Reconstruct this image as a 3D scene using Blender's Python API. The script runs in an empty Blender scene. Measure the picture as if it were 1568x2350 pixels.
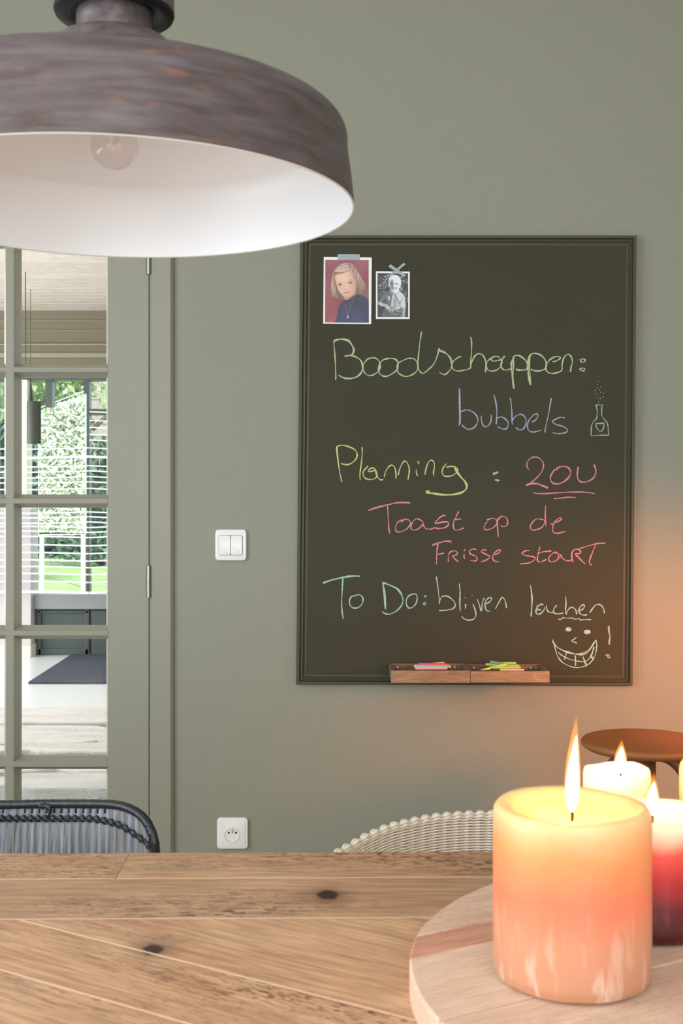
import bpy, bmesh, math, random
import numpy as np
from mathutils import Vector, Matrix
random.seed(7); np.random.seed(7)
C = bpy.context.scene
COL = C.collection
PI = math.pi
F = 2700.0; CZ = 1.163
# ------------------------------------------------------------ camera
cd = bpy.data.cameras.new('camera'); cam = bpy.data.objects.new('camera', cd); COL.objects.link(cam)
cam.location = (0, 0, CZ); cam.rotation_euler = (PI/2, 0, 0)
cd.sensor_fit = 'VERTICAL'; cd.sensor_height = 36; cd.sensor_width = 24
cd.lens = F/2350*36; cd.shift_y = -25/2350; cd.clip_start = .05; cd.clip_end = 200
cd.dof.use_dof = True; cd.dof.focus_distance = 3.03; cd.dof.aperture_fstop = 15
C.camera = cam
# ------------------------------------------------------------ light and exposure
C.view_settings.view_transform = 'Standard'; C.view_settings.look = 'None'
C.view_settings.gamma = 1; C.view_settings.use_curve_mapping = False; C.view_settings.exposure = 0.07
w = bpy.data.worlds.new('sky'); C.world = w; w.use_nodes = True
w.node_tree.nodes['Background'].inputs[0].default_value = (.80, .90, 1.0, 1)
w.node_tree.nodes['Background'].inputs[1].default_value = 2.2
def light(kind, name, loc, rot, power, color=(1,1,1), **k):
    l = bpy.data.lights.new(name, kind); l.energy = power; l.color = color
    for a, b in k.items(): setattr(l, a, b)
    o = bpy.data.objects.new(name, l); COL.objects.link(o); o.location = loc; o.rotation_euler = rot
    return o
light('SUN', 'sun', (0, 0, 10), (math.radians(36), math.radians(20), 0), 7.0, (1, .95, .85), angle=.02)
light('AREA', 'daylight_left_window', (-2.52, .35, 1.45), (0, -PI/2, 0), 62, (.90, .96, 1.0), shape='RECTANGLE', size=1.9, size_y=2.3)
light('AREA', 'daylight_front_window', (.3, -2.42, 1.45), (PI/2, 0, 0), 76, (.90, .955, 1.0), shape='RECTANGLE', size=3.2, size_y=1.9)
light('AREA', 'hall_fill_left', (-4.5, 6.1, 1.4), (0, -PI/2, 0), 230, (.96, .98, 1.0), shape='RECTANGLE', size=2.3, size_y=5.0)  # unseen fill added to brighten the hall, this side wall has no opening
light('AREA', 'hall_fill_right', (1.1, 6.1, 1.4), (0, PI/2, 0), 50, (.95, .97, 1.0), shape='RECTANGLE', size=2.3, size_y=5.0)  # weaker fill added from the other side of the hall, no window there
wl = light('SPOT', 'warm_glow_fill', (1.20, 2.10, .95), (0, 0, 0), 60.0, (1.0, .27, .055), shadow_soft_size=.12, spot_size=math.radians(72), spot_blend=1.0)  # added orange spot for the lens glow round the candles, no lamp stands here
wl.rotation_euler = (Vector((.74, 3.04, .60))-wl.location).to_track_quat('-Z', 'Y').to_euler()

# ------------------------------------------------------------ helpers
def P(px, py, d): return Vector(((px-784)*d/F, d, CZ-(py-1150)*d/F))
def srgb(r, g, b):
    f = lambda c: (c/255/12.92 if c <= 10 else ((c/255+.055)/1.055)**2.4)
    return (f(r), f(g), f(b), 1)
def nodes(name):
    m = bpy.data.materials.new(name); m.use_nodes = True; nt = m.node_tree
    return m, nt, nt.nodes, nt.links, nt.nodes['Principled BSDF']
def plain(name, col, rough=.5, metal=0, bump=0, bscale=200, var=0, vscale=8, stretch=(1,1,1), spec=.5, coat=0):
    m, nt, N, L, b = nodes(name)
    b.inputs['Base Color'].default_value = col; b.inputs['Roughness'].default_value = rough
    b.inputs['Metallic'].default_value = metal; b.inputs['Specular IOR Level'].default_value = spec
    b.inputs['Coat Weight'].default_value = coat
    if bump or var:
        tc = N.new('ShaderNodeTexCoord'); mp = N.new('ShaderNodeMapping'); L.new(tc.outputs['Object'], mp.inputs[0]); mp.inputs['Scale'].default_value = stretch
    if var:
        n = N.new('ShaderNodeTexNoise'); n.inputs['Scale'].default_value = vscale; n.inputs['Detail'].default_value = 6; L.new(mp.outputs[0], n.inputs[0])
        mx = N.new('ShaderNodeMix'); mx.data_type = 'RGBA'; L.new(n.outputs[0], mx.inputs[0])
        mx.inputs[6].default_value = tuple(c*(1-var) for c in col[:3])+(1,); mx.inputs[7].default_value = tuple(min(1, c*(1+var)) for c in col[:3])+(1,)
        L.new(mx.outputs[2], b.inputs['Base Color'])
    if bump:
        n = N.new('ShaderNodeTexNoise'); n.inputs['Scale'].default_value = bscale; n.inputs['Detail'].default_value = 3; L.new(mp.outputs[0], n.inputs[0])
        bp = N.new('ShaderNodeBump'); bp.inputs['Strength'].default_value = bump; bp.inputs['Distance'].default_value = .002
        L.new(n.outputs[0], bp.inputs['Height']); L.new(bp.outputs[0], b.inputs['Normal'])
    return m
def ramp(N, stops):
    r = N.new('ShaderNodeValToRGB'); e = r.color_ramp.elements
    while len(e) < len(stops): e.new(.5)
    for i, (p, c) in enumerate(stops): e[i].position = p; e[i].color = c
    return r
def wood(name, light_c, mid_c, dark_c, scale=1.0, fleck=.5, rough=.5, rnd=.25, knots=(), across=9, bump=.25, gm=.38):
    """grain along local x; each piece shifts the pattern by its own random"""
    m, nt, N, L, b = nodes(name)
    tc = N.new('ShaderNodeTexCoord'); oi = N.new('ShaderNodeObjectInfo')
    mul = N.new('ShaderNodeMath'); mul.operation = 'MULTIPLY'; mul.inputs[1].default_value = 37.0; L.new(oi.outputs['Random'], mul.inputs[0])
    cb = N.new('ShaderNodeCombineXYZ'); 
    for i in range(3): L.new(mul.outputs[0], cb.inputs[i])
    ad = N.new('ShaderNodeVectorMath'); ad.operation = 'ADD'; L.new(tc.outputs['Object'], ad.inputs[0]); L.new(cb.outputs[0], ad.inputs[1])
    def tex(sc, st, det=6, dist=0.0):
        mp = N.new('ShaderNodeMapping'); mp.inputs['Scale'].default_value = st; L.new(ad.outputs[0], mp.inputs[0])
        n = N.new('ShaderNodeTexNoise'); n.inputs['Scale'].default_value = sc*scale; n.inputs['Detail'].default_value = det; n.inputs['Distortion'].default_value = dist
        L.new(mp.outputs[0], n.inputs[0]); return n.outputs[0]
    big = tex(3.2, (1, across*.45, across*.45), 4, 1.2)
    grain = tex(16, (1, across*1.6, across*1.6), 6, .5)
    fl = tex(75, (1, 4.2, 4.2), 3, 1.0)
    r1 = ramp(N, [(.30, mid_c), (.68, light_c)]); L.new(big, r1.inputs[0])
    r2 = ramp(N, [(.36, (0,0,0,1)), (.66, (1,1,1,1))]); L.new(grain, r2.inputs[0])
    mx = N.new('ShaderNodeMix'); mx.data_type = 'RGBA'; mx.blend_type = 'MULTIPLY'; mx.inputs[0].default_value = gm
    L.new(r1.outputs[0], mx.inputs[6]); L.new(r2.outputs[0], mx.inputs[7])
    r3 = ramp(N, [(.52, (0,0,0,1)), (.62, (1,1,1,1))]); L.new(fl, r3.inputs[0])
    bm = N.new('ShaderNodeMath'); bm.operation = 'MULTIPLY'; L.new(r3.outputs[0], bm.inputs[0]); bm.inputs[1].default_value = fleck
    bmb = N.new('ShaderNodeMath'); bmb.operation = 'MULTIPLY'; L.new(bm.outputs[0], bmb.inputs[0])
    r4 = ramp(N, [(.42, (0,0,0,1)), (.62, (1,1,1,1))]); L.new(tex(2.1, (1, 3, 3), 2), r4.inputs[0]); L.new(r4.outputs[0], bmb.inputs[1])
    mx2 = N.new('ShaderNodeMix'); mx2.data_type = 'RGBA'; L.new(bmb.outputs[0], mx2.inputs[0]); L.new(mx.outputs[2], mx2.inputs[6]); mx2.inputs[7].default_value = dark_c
    out = mx2.outputs[2]
    hsv = N.new('ShaderNodeHueSaturation'); mr = N.new('ShaderNodeMapRange'); L.new(oi.outputs['Random'], mr.inputs[0])
    mr.inputs[3].default_value = 1-rnd*.5; mr.inputs[4].default_value = 1+rnd*.35; L.new(mr.outputs[0], hsv.inputs['Value']); L.new(out, hsv.inputs['Color']); out = hsv.outputs[0]
    for (kx, ky, ax, ay) in knots:
        g = N.new('ShaderNodeNewGeometry'); s = N.new('ShaderNodeVectorMath'); s.operation = 'SUBTRACT'; L.new(g.outputs['Position'], s.inputs[0]); s.inputs[1].default_value = (kx, ky, .76)
        m2 = N.new('ShaderNodeVectorMath'); m2.operation = 'MULTIPLY'; L.new(s.outputs[0], m2.inputs[0]); m2.inputs[1].default_value = (1/ax, 1/ay, 0)
        ln = N.new('ShaderNodeVectorMath'); ln.operation = 'LENGTH'; L.new(m2.outputs[0], ln.inputs[0])
        nz = N.new('ShaderNodeTexNoise'); nz.inputs['Scale'].default_value = 90; L.new(g.outputs['Position'], nz.inputs[0])
        sm = N.new('ShaderNodeMath'); sm.operation = 'MULTIPLY_ADD'; L.new(nz.outputs[0], sm.inputs[0]); sm.inputs[1].default_value = 1.2; L.new(ln.outputs['Value'], sm.inputs[2])
        rk = ramp(N, [(.0, (1,1,1,1)), (.32, (1,1,1,1)), (.42, (.45,.45,.45,1)), (.62, (.25,.25,.25,1)), (1.0, (0,0,0,1))])
        dv = N.new('ShaderNodeMath'); dv.operation = 'DIVIDE'; L.new(sm.outputs[0], dv.inputs[0]); dv.inputs[1].default_value = 4.2; L.new(dv.outputs[0], rk.inputs[0])
        mk = N.new('ShaderNodeMix'); mk.data_type = 'RGBA'; L.new(rk.outputs[0], mk.inputs[0]); L.new(out, mk.inputs[6]); mk.inputs[7].default_value = srgb(56, 34, 22); out = mk.outputs[2]
    L.new(out, b.inputs['Base Color']); b.inputs['Roughness'].default_value = rough
    bp = N.new('ShaderNodeBump'); bp.inputs['Strength'].default_value = bump; bp.inputs['Distance'].default_value = .001; L.new(grain, bp.inputs['Height']); L.new(bp.outputs[0], b.inputs['Normal'])
    return m

class MB:
    def __init__(s): s.v = []; s.f = []
    def add(s, vs, fs):
        o = len(s.v); s.v += [tuple(v) for v in vs]; s.f += [tuple(i+o for i in f) for f in fs]; return s
    def box(s, x0, x1, y0, y1, z0, z1):
        vs = [(x, y, z) for z in (z0, z1) for (x, y) in ((x0,y0),(x1,y0),(x1,y1),(x0,y1))]
        return s.add(vs, [(3,2,1,0),(4,5,6,7),(0,1,5,4),(1,2,6,5),(2,3,7,6),(3,0,4,7)])
    def prism(s, poly, z0, z1, ch=0):
        """poly: list of (x,y) counter-clockwise; chamfered top"""
        n = len(poly); c = Vector((sum(p[0] for p in poly)/n, sum(p[1] for p in poly)/n))
        rings = [[(p[0], p[1], z0) for p in poly]]
        if ch:
            rings.append([(p[0], p[1], z1-ch) for p in poly])
            ins = inset(poly, ch); rings.append([(p[0], p[1], z1) for p in ins])
        else: rings.append([(p[0], p[1], z1) for p in poly])
        vs = sum(rings, []); fs = [tuple(reversed(range(n)))]
        for r in range(len(rings)-1):
            for i in range(n): fs.append((r*n+i, r*n+(i+1) % n, (r+1)*n+(i+1) % n, (r+1)*n+i))
        fs.append(tuple(range((len(rings)-1)*n, len(rings)*n)))
        return s.add(vs, fs)
    def lathe(s, prof, cx=0, cy=0, n=48, close=False):
        k = len(prof); vs = []
        for i in range(n):
            a = 2*PI*i/n
            for (r, z) in prof: vs.append((cx+r*math.cos(a), cy+r*math.sin(a), z))
        fs = []
        kk = k if close else k-1
        for i in range(n):
            j = (i+1) % n
            for q in range(kk):
                q2 = (q+1) % k; fs.append((i*k+q, j*k+q, j*k+q2, i*k+q2))
        return s.add(vs, fs)
    def tube(s, pts, r, n=8, caps=True):
        pts = [Vector(p) for p in pts]; k = len(pts); rr = r if hasattr(r, '__len__') else [r]*k
        vs = []; up = None
        for i, p in enumerate(pts):
            t = (pts[min(i+1, k-1)]-pts[max(i-1, 0)]).normalized()
            if up is None: up = Vector((0,0,1)) if abs(t.z) < .9 else Vector((0,1,0))
            a = (up - t*up.dot(t)).normalized(); bb = t.cross(a); up = a
            for j in range(n):
                an = 2*PI*j/n; vs.append(p+(a*math.cos(an)+bb*math.sin(an))*rr[i])
        fs = []
        for i in range(k-1):
            for j in range(n): fs.append((i*n+j, i*n+(j+1) % n, (i+1)*n+(j+1) % n, (i+1)*n+j))
        if caps: fs.append(tuple(reversed(range(n)))); fs.append(tuple(range((k-1)*n, k*n)))
        return s.add(vs, fs)
    def cyl(s, p0, p1, r, n=16): return s.tube([p0, p1], r, n)
    def rbox(s, x0, x1, z0, z1, y_back, y_front, r, bev=.002, seg=6):
        """rounded plate in the wall plane, back at y_back, face at y_front (towards -y)"""
        def ring(ins, y):
            out = []; rr = max(r-ins, .0005)
            for (cx, cz, a0) in ((x1-ins-rr, z1-ins-rr, 0), (x0+ins+rr, z1-ins-rr, PI/2), (x0+ins+rr, z0+ins+rr, PI), (x1-ins-rr, z0+ins+rr, 3*PI/2)):
                for i in range(seg+1):
                    a = a0+PI/2*i/seg; out.append((cx+rr*math.cos(a), y, cz+rr*math.sin(a)))
            return out
        rings = [ring(0, y_back), ring(0, y_front+bev), ring(bev*.3, y_front+bev*.3), ring(bev, y_front)]
        n = len(rings[0]); vs = sum(rings, []); fs = []
        for q in range(3):
            for i in range(n): fs.append((q*n+i, q*n+(i+1) % n, (q+1)*n+(i+1) % n, (q+1)*n+i))
        fs.append(tuple(range(3*n, 4*n))); fs.append(tuple(reversed(range(n))))
        return s.add(vs, fs)
    def edge_faces(s, n): return range(1+n, 1+2*n)
    def build(s, name, m, parent=None, smooth=False, origin=None, rotz=0, bevel=0, angle=None):
        me = bpy.data.meshes.new(name)
        vs = s.v
        if origin is not None:
            R = Matrix.Rotation(-rotz, 3, 'Z'); O = Vector(origin); vs = [tuple(R @ (Vector(v)-O)) for v in vs]
        me.from_pydata(vs, [], s.f); me.update()
        bm = bmesh.new(); bm.from_mesh(me); bmesh.ops.recalc_face_normals(bm, faces=bm.faces); bm.to_mesh(me); bm.free()
        o = bpy.data.objects.new(name, me); COL.objects.link(o)
        if m: me.materials.append(m)
        if origin is not None: o.location = origin; o.rotation_euler = (0, 0, rotz)
        if parent is not None:
            o.parent = parent
            o.matrix_parent_inverse = parent_world(parent).inverted()
        if smooth:
            if angle is None: me.shade_smooth()
            else:
                me.shade_smooth()
                try: me.set_sharp_from_angle(angle=angle)
                except Exception: pass
        if bevel:
            b = o.modifiers.new('b', 'BEVEL'); b.width = bevel; b.segments = 2; b.limit_method = 'ANGLE'
        return o
def parent_world(p):
    M = p.matrix_basis.copy() if p.parent is None else parent_world(p.parent) @ p.matrix_parent_inverse @ p.matrix_basis
    return M
def inset(poly, d):
    n = len(poly); out = []
    for i in range(n):
        p0, p1, p2 = Vector(poly[i-1]), Vector(poly[i]), Vector(poly[(i+1) % n])
        e1 = (p1-p0).normalized(); e2 = (p2-p1).normalized()
        n1 = Vector((-e1.y, e1.x)); n2 = Vector((-e2.y, e2.x)); bsc = (n1+n2)
        if bsc.length < 1e-6: bsc = n1
        bsc.normalize(); k = d/max(bsc.dot(n1), .3); q = p1+bsc*k; out.append((q.x, q.y))
    return out
def clip(poly, n, c, keep_less=True):
    """keep the part of poly with n.p <= c (or >= c)"""
    out = []; sgn = 1 if keep_less else -1
    f = lambda p: sgn*(n[0]*p[0]+n[1]*p[1]-c)
    for i in range(len(poly)):
        a, b = poly[i-1], poly[i]; fa, fb = f(a), f(b)
        if (fa <= 0) != (fb <= 0):
            t = fa/(fa-fb); out.append((a[0]+(b[0]-a[0])*t, a[1]+(b[1]-a[1])*t))
        if fb <= 0: out.append(b)
    return out
def tag(o, label=None, cat=None, group=None, kind=None):
    if label: o['label'] = label
    if cat: o['category'] = cat
    if group: o['group'] = group
    if kind: o['kind'] = kind
    return o
def thing(name, label, cat, loc=(0,0,0), rotz=0, group=None):
    o = bpy.data.objects.new(name, None); COL.objects.link(o); o.location = loc; o.rotation_euler = (0,0,rotz); o.empty_display_size = .05
    return tag(o, label, cat, group)
def struct(o): return tag(o, kind='structure')
def smooth_path(pts, sub=6, closed=False):
    p = [Vector(q) for q in pts]
    if len(p) < 3: 
        return [p[0].lerp(p[1], i/sub) for i in range(sub+1)] if len(p) == 2 else p
    out = []; n = len(p)
    for i in range(n if closed else n-1):
        if closed: a, b, c, d = p[(i-1) % n], p[i], p[(i+1) % n], p[(i+2) % n]
        else: a, b, c, d = p[max(i-1, 0)], p[i], p[i+1], p[min(i+2, n-1)]
        for j in range(sub):
            t = j/sub; out.append(.5*((2*b)+(c-a)*t+(2*a-5*b+4*c-d)*t*t+(3*b-a-3*c+d)*t**3))
    if not closed: out.append(p[-1])
    return out

# ------------------------------------------------------------ materials
M = {}
def wall_mat(name, col):
    m, nt, N, L, b = nodes(name)
    tc = N.new('ShaderNodeTexCoord')
    def tex(sc, st):
        mp = N.new('ShaderNodeMapping'); mp.inputs['Scale'].default_value = st; L.new(tc.outputs['Object'], mp.inputs[0])
        n = N.new('ShaderNodeTexNoise'); n.inputs['Scale'].default_value = sc; n.inputs['Detail'].default_value = 4; L.new(mp.outputs[0], n.inputs[0]); return n.outputs[0]
    a = tex(90, (4, 4, .5)); c = tex(60, (.5, 1, 5)); ad = N.new('ShaderNodeMath'); L.new(a, ad.inputs[0]); L.new(c, ad.inputs[1])
    bp = N.new('ShaderNodeBump'); bp.inputs['Strength'].default_value = .38; bp.inputs['Distance'].default_value = .0012; L.new(ad.outputs[0], bp.inputs['Height']); L.new(bp.outputs[0], b.inputs['Normal'])
    r = ramp(N, [(.6, tuple(x*.965 for x in col[:3])+(1,)), (1.35, col)]); L.new(ad.outputs[0], r.inputs[0]); L.new(r.outputs[0], b.inputs['Base Color'])
    b.inputs['Roughness'].default_value = .55; b.inputs['Specular IOR Level'].default_value = .35
    return m
SAGE = (.282, .272, .206, 1)
M['wall'] = wall_mat('sage_wallcovering', SAGE)
M['sage'] = plain('sage_satin_paint', (.290, .279, .211, 1), .38, bump=.05, bscale=60)
M['ceiling'] = plain('white_ceiling', (.75, .75, .73, 1), .8)
M['floor'] = plain('pale_stone_floor', (.42, .38, .33, 1), .5, var=.1, vscale=3)
M['board'] = plain('olive_black_board_paint', srgb(62, 59, 42), .6, spec=.22, var=.1, vscale=2.5, bump=.1, bscale=300)
M['boardframe'] = plain('olive_frame_paint', srgb(72, 69, 50), .45, spec=.35, bump=.1, bscale=120)
M['white_plastic'] = plain('white_plastic', srgb(236, 234, 228), .22)
M['black_hole'] = plain('dark_socket_hole', (.01, .01, .01, 1), .6)
M['brass'] = plain('brass_pin', (.6, .55, .42, 1), .25, metal=1)
M['steel'] = plain('brushed_steel', (.42, .41, .38, 1), .42, metal=1, bump=.1, bscale=300)
M['tape'] = plain('grey_blue_tape', srgb(158, 173, 172), .6)
M['photo_white'] = plain('photo_paper', srgb(238, 236, 232), .35)
M['tray_wood'] = wood('small_crate_wood', srgb(196, 152, 112), srgb(168, 122, 86), srgb(100, 66, 42), 2.4, .4, .6, .3)
M['crate_dark'] = wood('small_crate_inner_wood', srgb(160, 124, 92), srgb(130, 96, 70), srgb(80, 56, 38), 2.4, .5, .7, .3)
KN = [(-.0143, 1.205, .0105, .013), (-.170, 1.057, .009, .013)]
M['table'] = wood('oak_table_planks', srgb(236, 188, 148), srgb(208, 154, 116), srgb(104, 70, 50), 1.0, 1.0, .42, .26, KN)
M['worn'] = plain('worn_pale_plank_edge', srgb(222, 182, 146), .5)
M['board_round'] = wood('whitewashed_round_board', srgb(248, 218, 192), srgb(236, 196, 168), srgb(176, 130, 106), 1.6, .35, .6, .1, gm=.2)
M['board_pink'] = wood('pink_brown_board_strip', srgb(230, 176, 148), srgb(210, 150, 122), srgb(140, 92, 70), 1.6, .3, .6, .1, gm=.25)
M['wick'] = plain('charred_wick', (.03, .015, .012, 1), .9)
M['white_wicker'] = plain('off_white_wicker', srgb(236, 222, 202), .5)
M['wicker_core'] = plain('wicker_stake', srgb(120, 108, 92), .7)
M['black_rattan'] = plain('black_lacquered_rattan', (.008, .009, .013, 1), .27, coat=.1, bump=.6, bscale=220, stretch=(3,3,.4))
M['slat'] = plain('blue_black_rattan_slat', (.25, .26, .31, 1), .22, var=.95, vscale=75, stretch=(3,3,.22), bump=.8, bscale=160, coat=.3)  # streaked tone puts the glossy highlights into the slat colour
M['stool'] = plain('brown_leather_stool', srgb(150, 92, 44), .5, var=.15)
M['stool_metal'] = plain('brown_stool_metal', srgb(120, 76, 42), .45)
M['hall_ceil'] = wood('pale_ceiling_board', srgb(236, 224, 214), srgb(218, 200, 186), srgb(190, 168, 150), 1.5, .3, .6, .12, bump=.1)
M['hall_wall'] = plain('taupe_hall_wall', srgb(116, 108, 88), .7, var=.04)
M['hall_trim'] = plain('taupe_hall_moulding', srgb(146, 138, 118), .5)
M['white_tile'] = plain('white_floor_tile', (.84, .86, .88, 1), .25)
M['grey_frame'] = plain('slate_window_paint', srgb(74, 82, 80), .4)
M['cream'] = plain('cream_post_paint', srgb(226, 222, 205), .5)
M['mat'] = plain('dark_grey_coir', srgb(66, 71, 84), .95, var=.75, vscale=45, bump=1, bscale=90)
M['slat_white'] = plain('white_blind_slat', (.86, .88, .92, 1), .35)
M['pendant_dark'] = plain('dark_olive_pendant', srgb(62, 66, 56), .5)
M['lawn'] = plain('lawn_green', srgb(134, 158, 100), .9, var=.35, vscale=3)
M['hedge_core'] = plain('dark_hedge_core', srgb(28, 52, 34), 1, var=.5, vscale=5)
M['leaf_dark'] = plain('green_leaf', srgb(84, 108, 88), .6, var=.6, vscale=1.5)
M['leaf_pale'] = plain('pale_reflection_leaf', srgb(232, 236, 218), .6, var=.25, vscale=6)  # brightness of the reflection put into the leaf colour
M['pale_core'] = plain('reflection_leaf_core', srgb(120, 160, 120), 1, var=.4, vscale=6)
M['bark'] = plain('brown_bark', srgb(110, 90, 72), .9, var=.3)
M['fence'] = plain('grey_garden_shed', srgb(150, 140, 135), .9, var=.3, vscale=14, stretch=(1,1,5))
M['whitewood'] = wood('weathered_white_plank', srgb(252, 250, 248), srgb(240, 236, 234), srgb(110, 94, 86), 1.4, .7, .7, .06, gm=.12)
def glass_mat():
    m = bpy.data.materials.new('window_glass'); m.use_nodes = True; nt = m.node_tree; N = nt.nodes; L = nt.links; N.remove(N['Principled BSDF'])
    t = N.new('ShaderNodeBsdfTransparent'); g = N.new('ShaderNodeBsdfGlossy'); g.inputs['Roughness'].default_value = .02
    t.inputs[0].default_value = (.96, .98, .97, 1)
    fr = N.new('ShaderNodeFresnel'); fr.inputs[0].default_value = 1.45; gb = N.new('ShaderNodeNewGeometry'); sb = N.new('ShaderNodeMath'); sb.operation = 'SUBTRACT'; sb.use_clamp = True; L.new(fr.outputs[0], sb.inputs[0]); L.new(gb.outputs['Backfacing'], sb.inputs[1]); mx = N.new('ShaderNodeMixShader'); L.new(sb.outputs[0], mx.inputs[0]); L.new(t.outputs[0], mx.inputs[1]); L.new(g.outputs[0], mx.inputs[2])
    L.new(mx.outputs[0], N['Material Output'].inputs[0]); return m
M['glass'] = glass_mat()

# ------------------------------------------------------------ room shell
DW = 3.04                                   # distance of the wall with the board
wx = lambda px, d=DW: (px-784)*d/F
wz = lambda py, d=DW: CZ-(py-1150)*d/F
XL, XR, YF, ZC = -2.6, 2.6, -2.5, 2.62
DX0, DX1 = wx(-560), wx(402)                # door opening with casing
DZT = wz(135)
struct(MB().box(XL-.15, XR+.15, YF-.15, DW+.15, -.1, 0).build('floor', M['floor']))
struct(MB().box(XL-.15, XR+.15, YF-.15, DW, ZC, ZC+.1).build('ceiling', M['ceiling']))
m = MB(); m.box(DX1-.002, XR, DW, DW+.15, 0, ZC+.1); m.box(XL, DX0, DW, DW+.15, 0, ZC+.1); m.box(DX0, DX1-.002, DW, DW+.15, DZT, ZC+.1)
struct(m.build('wall_back', M['wall']))
m = MB(); m.box(XL-.15, XL, YF, DW+.15, 0, .5); m.box(XL-.15, XL, YF, DW+.15, 2.4, ZC); m.box(XL-.15, XL, YF, -.8, .5, 2.4); m.box(XL-.15, XL, 1.5, DW+.15, .5, 2.4)
struct(m.build('wall_left', M['wall']))
struct(MB().box(XR, XR+.15, YF, DW+.15, 0, ZC).build('wall_right', M['wall']))
m = MB(); m.box(XL-.15, XR+.15, YF-.15, YF, 0, .5); m.box(XL-.15, XR+.15, YF-.15, YF, 2.4, ZC); m.box(XL-.15, -1.3, YF-.15, YF, .5, 2.4); m.box(1.9, XR+.15, YF-.15, YF, .5, 2.4)
struct(m.build('wall_front', M['wall']))
for i, (vert, bars) in enumerate(((0, [(-1.3,1.9,.5,.56),(-1.3,1.9,2.34,2.4),(-1.3,-1.24,.56,2.34),(1.84,1.9,.56,2.34),(.27,.33,.56,2.34)]), (1, [(-.8,1.5,.5,.56),(-.8,1.5,2.34,2.4),(-.8,-.74,.56,2.34),(1.44,1.5,.56,2.34),(.32,.38,.56,2.34)]))):
    m = MB()
    for (a, b_, z0, z1) in bars:
        if vert: m.box(XL-.11, XL-.05, a, b_, z0, z1)
        else: m.box(a, b_, YF-.11, YF-.05, z0, z1)
    struct(m.build('window_%d' % (i+2), M['sage']))
# casing
c0 = wx(345)
m = MB(); m.prism([(c0, DW+.15), (c0, DW-.012), (c0+.006, DW-.016), (DX1-.010, DW-.016), (DX1-.004, DW-.010), (DX1-.001, DW+.001), (DX1-.001, DW+.15)], 0, DZT)
m.box(c0-.02, c0+.002, DW+.045, DW+.14, 0, DZT-.05)
m.box(DX0+.002, c0, DW-.014, DW+.15, DZT-.055, DZT)
m.box(DX0+.002, DX0+.055, DW-.014, DW+.15, 0, DZT)
struct(m.build('trim_1', M['sage']))
m = MB(); m.box(DX1, XR, DW-.014, DW, 0, .12)
struct(m.build('baseboard_back', M['sage']))

# ------------------------------------------------------------ glazed door
YD = DW-.006                                # face of the door
door = bpy.data.objects.new('door_1', None); COL.objects.link(door); door.location = (wx(-100), DW, 0); struct(door)
SX1 = wx(342.5); rowy = [(264,534), (566,832), (866,1135), (1165,1437), (1468,1738), (1768,2040)]
colx = [(47-230*k, 244-230*k) for k in range(3)]
D_T, D_B = wz(182), .012
lx0 = wx(colx[2][0]-112)
MB().box(wx(248), SX1, YD, YD+.04, D_B, D_T).build('stile', M['sage'], door, bevel=.0015)
MB().box(lx0, wx(colx[2][0]-6), YD, YD+.04, D_B, D_T).build('stile', M['sage'], door, bevel=.0015)
MB().box(wx(colx[2][0]-6), wx(248), YD, YD+.04, wz(258), D_T).build('top_rail', M['sage'], door)
MB().box(wx(colx[2][0]-6), wx(248), YD, YD+.04, D_B, wz(2048)).build('bottom_rail', M['sage'], door)
bw, bt = .0106, .025
def muntin(a0, a1, c, h, vertical, pr=.0012):
    """a0..a1 along, c centre, h half face"""
    prof = [(-h-bw, bt), (-h, .0), (-h+.0015, -pr), (h-.0015, -pr), (h, 0), (h+bw, bt), (h+bw, bt+.012), (-h-bw, bt+.012)]
    v = []
    for a in (a0, a1):
        for (o_, d_) in prof:
            v.append((c+o_, YD+d_, a) if vertical else (a, YD+d_, c+o_))
    n = len(prof); f = [(i, (i+1) % n, n+(i+1) % n, n+i) for i in range(n)]+[tuple(range(n)), tuple(range(n, 2*n))]
    return MB().add(v, f)
for k in range(2):
    muntin(wz(2048), wz(258), wx(24-230*k), .0105, True, .0006).build('muntin', M['sage'], door)
for k in range(5):
    muntin(wx(colx[2][0]-6), wx(248.5), wz((rowy[k][1]+rowy[k+1][0])/2), .0068, False).build('muntin', M['sage'], door)
# bevel beads on the rails' and stiles' inner edges
def bead(p, q, dx, dz):
    v = []
    for (x, z) in (p, q): v += [(x, YD+.0, z), (x+dx, YD+bt, z+dz), (x+dx, YD+bt+.01, z+dz), (x, YD+bt+.01, z)]
    return MB().add(v, [(0,1,5,4), (1,2,6,5), (0,3,2,1), (4,5,6,7)])
bead((wx(248), wz(2048)), (wx(248), wz(258)), -.0075, 0).build('glazing_bead', M['sage'], door)
bead((wx(colx[2][0]-6), wz(2048)), (wx(colx[2][0]-6), wz(258)), .0106, 0).build('glazing_bead', M['sage'], door)
for (px0, px1) in colx:
    for (a, b_) in rowy:
        MB().box(wx(px0-10), wx(px1+8), YD+bt+.003, YD+bt+.007, wz(b_+6), wz(a-6)).build('pane', M['glass'], door)
for (ya, yb) in ((560, 633), (1296, 1371), (2035, 2110)):
    m = MB(); ym = (ya+yb)/2; x = wx(343.5)
    h = m.tube([(x, DW-.0175, wz(yb)), (x, DW-.0175, wz(yb)+.001), (x, DW-.0175, wz(ym)-.0008)], [.0035, .0056, .0056], 14)
    m.tube([(x, DW-.0175, wz(ym)+.0008), (x, DW-.0175, wz(ya)-.001), (x, DW-.0175, wz(ya))], [.0056, .0056, .0035], 14)
    m.cyl((x, DW-.0175, wz(ym)-.001), (x, DW-.0175, wz(ym)+.001), .004, 10)
    m.box(x-.003, x+.003, DW-.0175, YD+.02, wz(yb)+.002, wz(ya)-.002)
    tag(m.build('hinge', M['steel'], door, smooth=True, angle=.6), 'brushed steel barrel hinge')

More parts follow.
